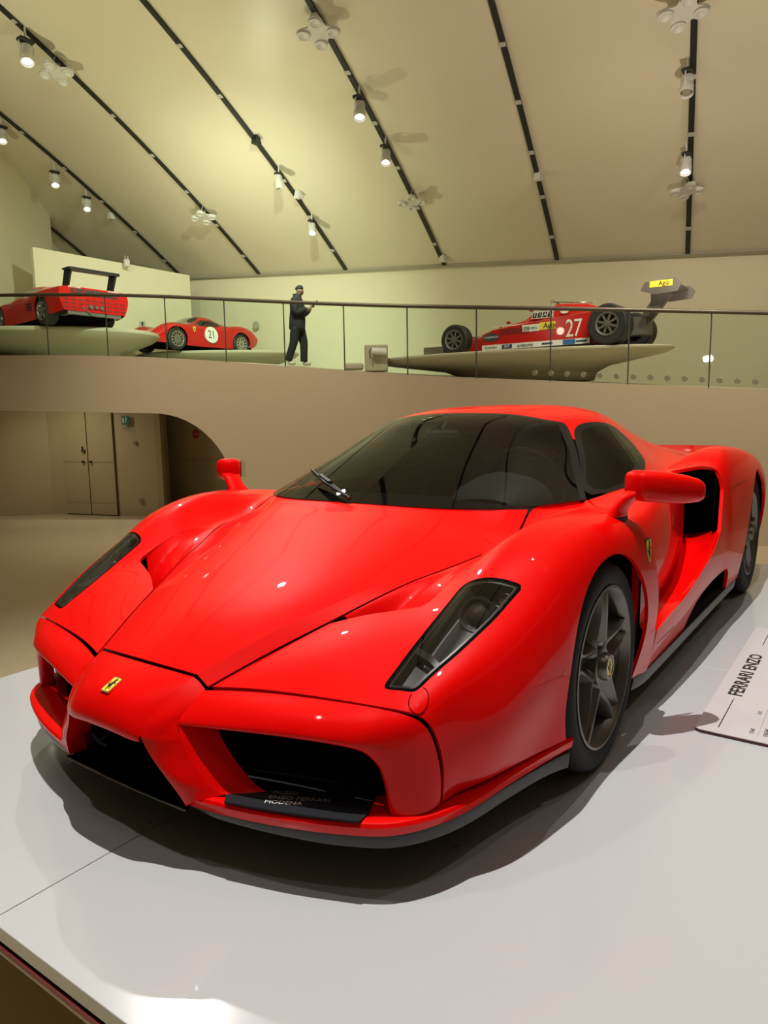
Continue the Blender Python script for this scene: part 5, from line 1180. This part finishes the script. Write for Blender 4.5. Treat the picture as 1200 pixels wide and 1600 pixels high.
def upper(x, z): return frame((x, .315, z), (-1, 0, 0), (0, -.35, 1))
b = MB(); b.prism([(-.22, -.06), (.18, -.06), (.22, .06), (-.18, .06)], -.01, .006, frame((1.38, .345, .665), (-1, 0, 0), (0, 0, 1))); b.build('white_sticker', WP, F1)
for k, ch in enumerate('FIAT'):
    Mq = frame((1.38 + .15 - k * .098, .353, .665), (-1, 0, 0), (0, 0, 1)); b = MB(); b.prism([(-.05, -.045), (.03, -.045), (.05, .045), (-.03, .045)], 0, .002, Mq); b.build('letter_block', BLACK, F1); text('sticker_lettering', ch, .085, WP, F1, Mq @ Matrix.Translation((0, 0, .003)), .001, shear=.2)
b = MB(); b.prism([(.08 * math.cos(a), .045 * math.sin(a)) for a in np.linspace(0, 2 * math.pi, 21)[:-1]], -.02, .006, frame((.98, .300, .70), (-1, 0, 0), (0, 0, 1))); b.build('oval_sticker', WP, F1)
text('sticker_lettering', 'Gilles Villeneuve', .055, WP, F1, frame((1.36, .352, .755), (-1, 0, 0), (0, 0, 1)), .002)
text('sticker_lettering', 'Longines', .075, WP, F1, frame((2.62, .26, .395), (-1, -.1, .1), (0, 0, 1)), .002); badge(F1, frame((2.24, .31, .475), (-1, 0, 0), (0, 0, 1)), .11, .13, 'rect', 'horse_badge', YEL)
b = MB(); b.box((1.95, .338, .53), (.9, .006, .018), Matrix.Rotation(0, 4, 'Z')); b.build('white_stripe', WP, F1)

# ------------------------------------------------------------------ visitor with a phone
man = empty('person', (-9.55, -8.74, 2.19), 'bearded person in black hoodie and trousers looking at a phone, mid-stride on the ramp', 'person'); man.rotation_euler = (0, 0, math.atan2(HR[1] - .12 * HF[1], HR[0] - .12 * HF[0]))
def skin(name, verts, edges, rad, m_, par, sub=2, root=0):
    me = bpy.data.meshes.new(name); me.from_pydata(verts, edges, []); o = bpy.data.objects.new(name, me); COL.objects.link(o)
    md = o.modifiers.new('s', 'SKIN'); md.use_smooth_shade = True
    for i, r_ in enumerate(rad): me.skin_vertices[0].data[i].radius = r_ if hasattr(r_, '__len__') else (r_, r_)
    me.skin_vertices[0].data[root].use_root = True
    for q in range(len(rad)): me.skin_vertices[0].data[q].use_loose = False
    o.modifiers.new('u', 'SUBSURF').levels = sub
    dg = bpy.context.evaluated_depsgraph_get(); m2 = bpy.data.meshes.new_from_object(o.evaluated_get(dg)); bpy.data.objects.remove(o); m2.materials.clear(); m2.materials.append(m_); m2.name = name
    for p in m2.polygons: p.use_smooth = True
    return link(bpy.data.objects.new(name, m2), par)
SKN = mat('skin', (.23, .12, .08), .55); HOOD_ = mat('black_hoodie', (.012, .011, .012), .85); TRO = mat('black_trousers', (.010, .010, .010), .85); SHOE = mat('pale_trainers', (.50, .44, .34), .6); HAIR = mat('dark_hair', (.008, .006, .005), .8)
# x = facing direction, y = left, z up
Bv = [(0, 0, .86), (.0, 0, 1.05), (.01, 0, 1.25), (.03, 0, 1.38), (.055, 0, 1.45), (.075, 0, 1.52), (.082, 0, 1.57),
      (.02, .16, 1.33), (.03, .19, 1.08), (.24, .12, 1.16), (.29, .09, 1.19), (.02, -.16, 1.33), (.03, -.19, 1.08), (.22, -.10, 1.14), (.28, -.06, 1.17),
      (.02, .09, .80), (.10, .09, .47), (.10, .09, .10), (.17, .10, .05), (-.02, -.09, .80), (-.06, -.09, .46), (-.19, -.09, .11), (-.12, -.10, .05)]
Be = [(0, 1), (1, 2), (2, 3), (3, 4), (4, 5), (5, 6), (2, 7), (7, 8), (8, 9), (9, 10), (2, 11), (11, 12), (12, 13), (13, 14), (0, 15), (15, 16), (16, 17), (17, 18), (0, 19), (19, 20), (20, 21), (21, 22)]
Br = [(.08, .10), (.08, .09), (.085, .10), (.05, .05), .050, (.098, .086), (.102, .090), .045, .038, .032, .030, .045, .038, .032, .030, .06, .05, .04, .035, .06, .05, .04, .035]
skin('body', Bv, Be, Br, SKN, man)
def ell(c, rx, ry, n=18, p=2.3): return [(c[0] + rx * math.copysign(abs(math.cos(a))**(2 / p), math.cos(a)), c[1] + ry * math.copysign(abs(math.sin(a))**(2 / p), math.sin(a)), c[2]) for a in np.linspace(0, 2 * math.pi, n + 1)[:-1]]
def limb(b, pts, rr): b.tube([tuple(p) for p in smooth_line(pts, 5)], list(np.interp(np.linspace(0, len(rr) - 1, (len(rr) - 1) * 5 + 1), range(len(rr)), rr)), 12)
b = MB(); b.loft([ell((0, 0, .74), .155, .19), ell((-.01, 0, .76), .165, .20), ell((0, 0, .95), .165, .195), ell((.01, 0, 1.15), .15, .20), ell((.0, 0, 1.28), .145, .225), ell((.0, 0, 1.36), .115, .19), ell((.01, 0, 1.41), .085, .11), ell((.015, 0, 1.45), .09, .10), ell((.0, 0, 1.47), .075, .09)]); b.build('hoodie', HOOD_, man, smooth=True)
for s in (1, -1):
    b = MB(); limb(b, [(.0, s * .17, 1.34), (.01, s * .225, 1.22), (.03, s * .235, 1.08), (.14, s * .18, 1.10), (.23 if s > 0 else .21, s * .115, 1.15)], [.08, .075, .068, .062, .048]); b.build('sleeve', HOOD_, man, smooth=True)
b = MB(); b.loft([ell((0, 0, .86), .14, .175), ell((0, 0, .74), .145, .185), ell((0, 0, .68), .12, .16)]); limb(b, [(.02, .09, .78), (.07, .092, .60), (.10, .092, .46), (.10, .09, .28), (.095, .09, .09)], [.115, .10, .085, .078, .075]); limb(b, [(-.01, -.09, .78), (-.05, -.092, .60), (-.075, -.092, .46), (-.14, -.09, .28), (-.20, -.09, .10)], [.115, .10, .085, .078, .075]); b.build('trousers', TRO, man, smooth=True)
b = MB(); b.loft([[(.080 + q[0], q[1], q[2]) for q in ell((-.022 * (1 - k / 5), 0, 1.56 + .092 * math.sin(k / 5 * 1.5)), .090 * math.cos(k / 5 * 1.5) - .004 * (k == 0), .077 * math.cos(k / 5 * 1.5), 16, 2)] for k in range(6)]); b.build('hair', HAIR, man, smooth=True)
b = MB(); b.loft([ell((.085, 0, 1.455), .040, .040, 14, 2), ell((.088, 0, 1.472), .056, .054, 14, 2), ell((.080, 0, 1.492), .062, .064, 14, 2), ell((.066, 0, 1.515), .045, .067, 14, 2)]); b.build('beard', HAIR, man, smooth=True)
for v_ in (((.06, .09, .05), (.16, .10, .045), (.25, .105, .035)), ((-.22, -.09, .06), (-.12, -.10, .045), (-.03, -.105, .035))): skin('trainer', list(v_), [(0, 1), (1, 2)], [.055, (.055, .045), (.05, .035)], SHOE, man)
b = MB(); b.loft([[(.138, y * .6, 1.545), (.168, y * .8, 1.515), (.142, y, 1.508)] for y in (-.013, .013)]); b.build('nose', SKN, man)
for s in (1, -1):
    b = MB(); b.lathe([(0, .004), (.006, .002), (.008, 0)], 8, 'x', (.140, s * .030, 1.545)); b.build('eye', BLACK, man); b = MB(); b.bbox((.07, s * .078, 1.535), (.03, .016, .05), .006); b.build('ear', SKN, man)
    fb = (.30, .09, 1.20) if s > 0 else (.29, -.06, 1.18)
    for k in range(4):
        a = Vector(fb) + Vector((.01, (k - 1.5) * .018, 0)); skin('finger', [tuple(a), tuple(a + Vector((.035, -s * .004, .018))), tuple(a + Vector((.05 - .004 * abs(k - 1.5), -s * .02, .035)))], [(0, 1), (1, 2)], [.009, .008, .007], SKN, man, 1)
    a = Vector(fb) + Vector((-.005, -s * .03, .01)); skin('thumb', [tuple(a), tuple(a + Vector((.02, -s * .012, .025))), tuple(a + Vector((.035, -s * .014, .045)))], [(0, 1), (1, 2)], [.011, .010, .008], SKN, man, 1)
ph = MB(); ph.bbox((0, 0, 0), (.010, .075, .15), .004, Matrix.Translation((.385, .02, 1.275)) @ Matrix.Rotation(.75, 4, 'Y')); pho = ph.build('phone', BLACK)
pho.matrix_world = Matrix.Translation(man.location) @ Matrix.Rotation(man.rotation_euler[2], 4, 'Z'); tag(pho, 'black mobile phone held up in both hands of the visitor', 'phone')

# small things on the ramp and on the walls behind it
p = plan_pt(588, 562, 14.3); b = MB(); b.bbox((0, 0, .12), (.45, .35, .5), .02); lb = b.build('floor_box', RAMPM); lb.location = (p[0], p[1], p[2] - .1); lb.rotation_euler.z = lat_ang; tag(lb, 'beige block standing at the left tip of the single-seater platform', 'box')
p = plan_pt(592, 549, 14.0); b = MB(); b.tube([(-.14, 0, .05), (.14, 0, .03)], .065, 14); o = b.build('projector_lamp', mat('lamp_cover_white', (.75, .74, .68), .4), smooth=False); o.location = (p[0], p[1], p[2] - .04); o.rotation_euler.z = lat_ang; tag(o, 'white round-bodied floor lamp left of the single-seater platform', 'lamp')
b = MB(); b.tube([(-.16, 0, -.10), (-.18, 0, .04), (-.12, 0, .12)], .010, 6); b.build('lamp_bracket', BLACK, o)
p = plan_pt(553, 573, 13.6); b = MB(); b.bbox((0, 0, 0), (.36, .25, .12), .03); o = b.build('floor_vent', RAMPM); o.location = p; o.rotation_euler.z = lat_ang; tag(o, 'low grey box on the ramp edge left of the beige block', 'box')
def on_back(u, v, d=.0):
    A_ = np.array(ceil_pt(.5, 0)); B2 = np.array(ceil_pt(6, 0)); e_ = B2 - A_; n_ = np.array([-e_[1], e_[0]]); d_ = RIGHT * (u - 600) / 1121.6 + DOWN * (v - 800) / 1121.6 + FWD; t = ((A_ - CAM)[:2] @ n_) / (d_[:2] @ n_); return CAM + d_ * (t - d), e_
for u, v, lab in ((400, 508, 'round grey disc high on the far wall, left of the visitor'), (403, 562, 'lower round grey disc on the far wall near the ramp edge')):
    c, e_ = on_back(u, v, .25); Mv = face(c, Vector((e_[0], e_[1], 0))); b = MB(); b.prism([(.12 * math.cos(a), .12 * math.sin(a)) for a in np.linspace(0, 2 * math.pi, 25)[:-1]], 0, .03, Mv); o = b.build('wall_disc', mat('disc_grey', (.36, .36, .26), .6)); tag(o, lab, 'disc', 'grey discs on the far wall')
c = plan_pt(222, 506, 21.5); Mv = face(c, HR); b = MB(); b.box((0, 0, 0), (.16, .13, .05), Mv); o = b.build('wall_box', mat('disc_grey', (.36, .36, .26), .6)); tag(o, 'small black and white box behind the platform, left of the car numbered 21', 'box'); b = MB(); b.box((.02, 0, .027), (.05, .10, .01), Mv); b.build('box_window', BLACK, o)
c = plan_pt(198, 409, dm * 1.1); b = MB(); b.bbox((0, 0, -.04), (.16, .12, .22), .02); b.tube([(-.05, 0, .05), (-.05, 0, .17)], .01, 6); b.tube([(.05, 0, .05), (.05, 0, .17)], .01, 6); o = b.build('wifi_box', LAMPW); o.location = c; tag(o, 'white two-aerial box on top of the low left wall', 'box')
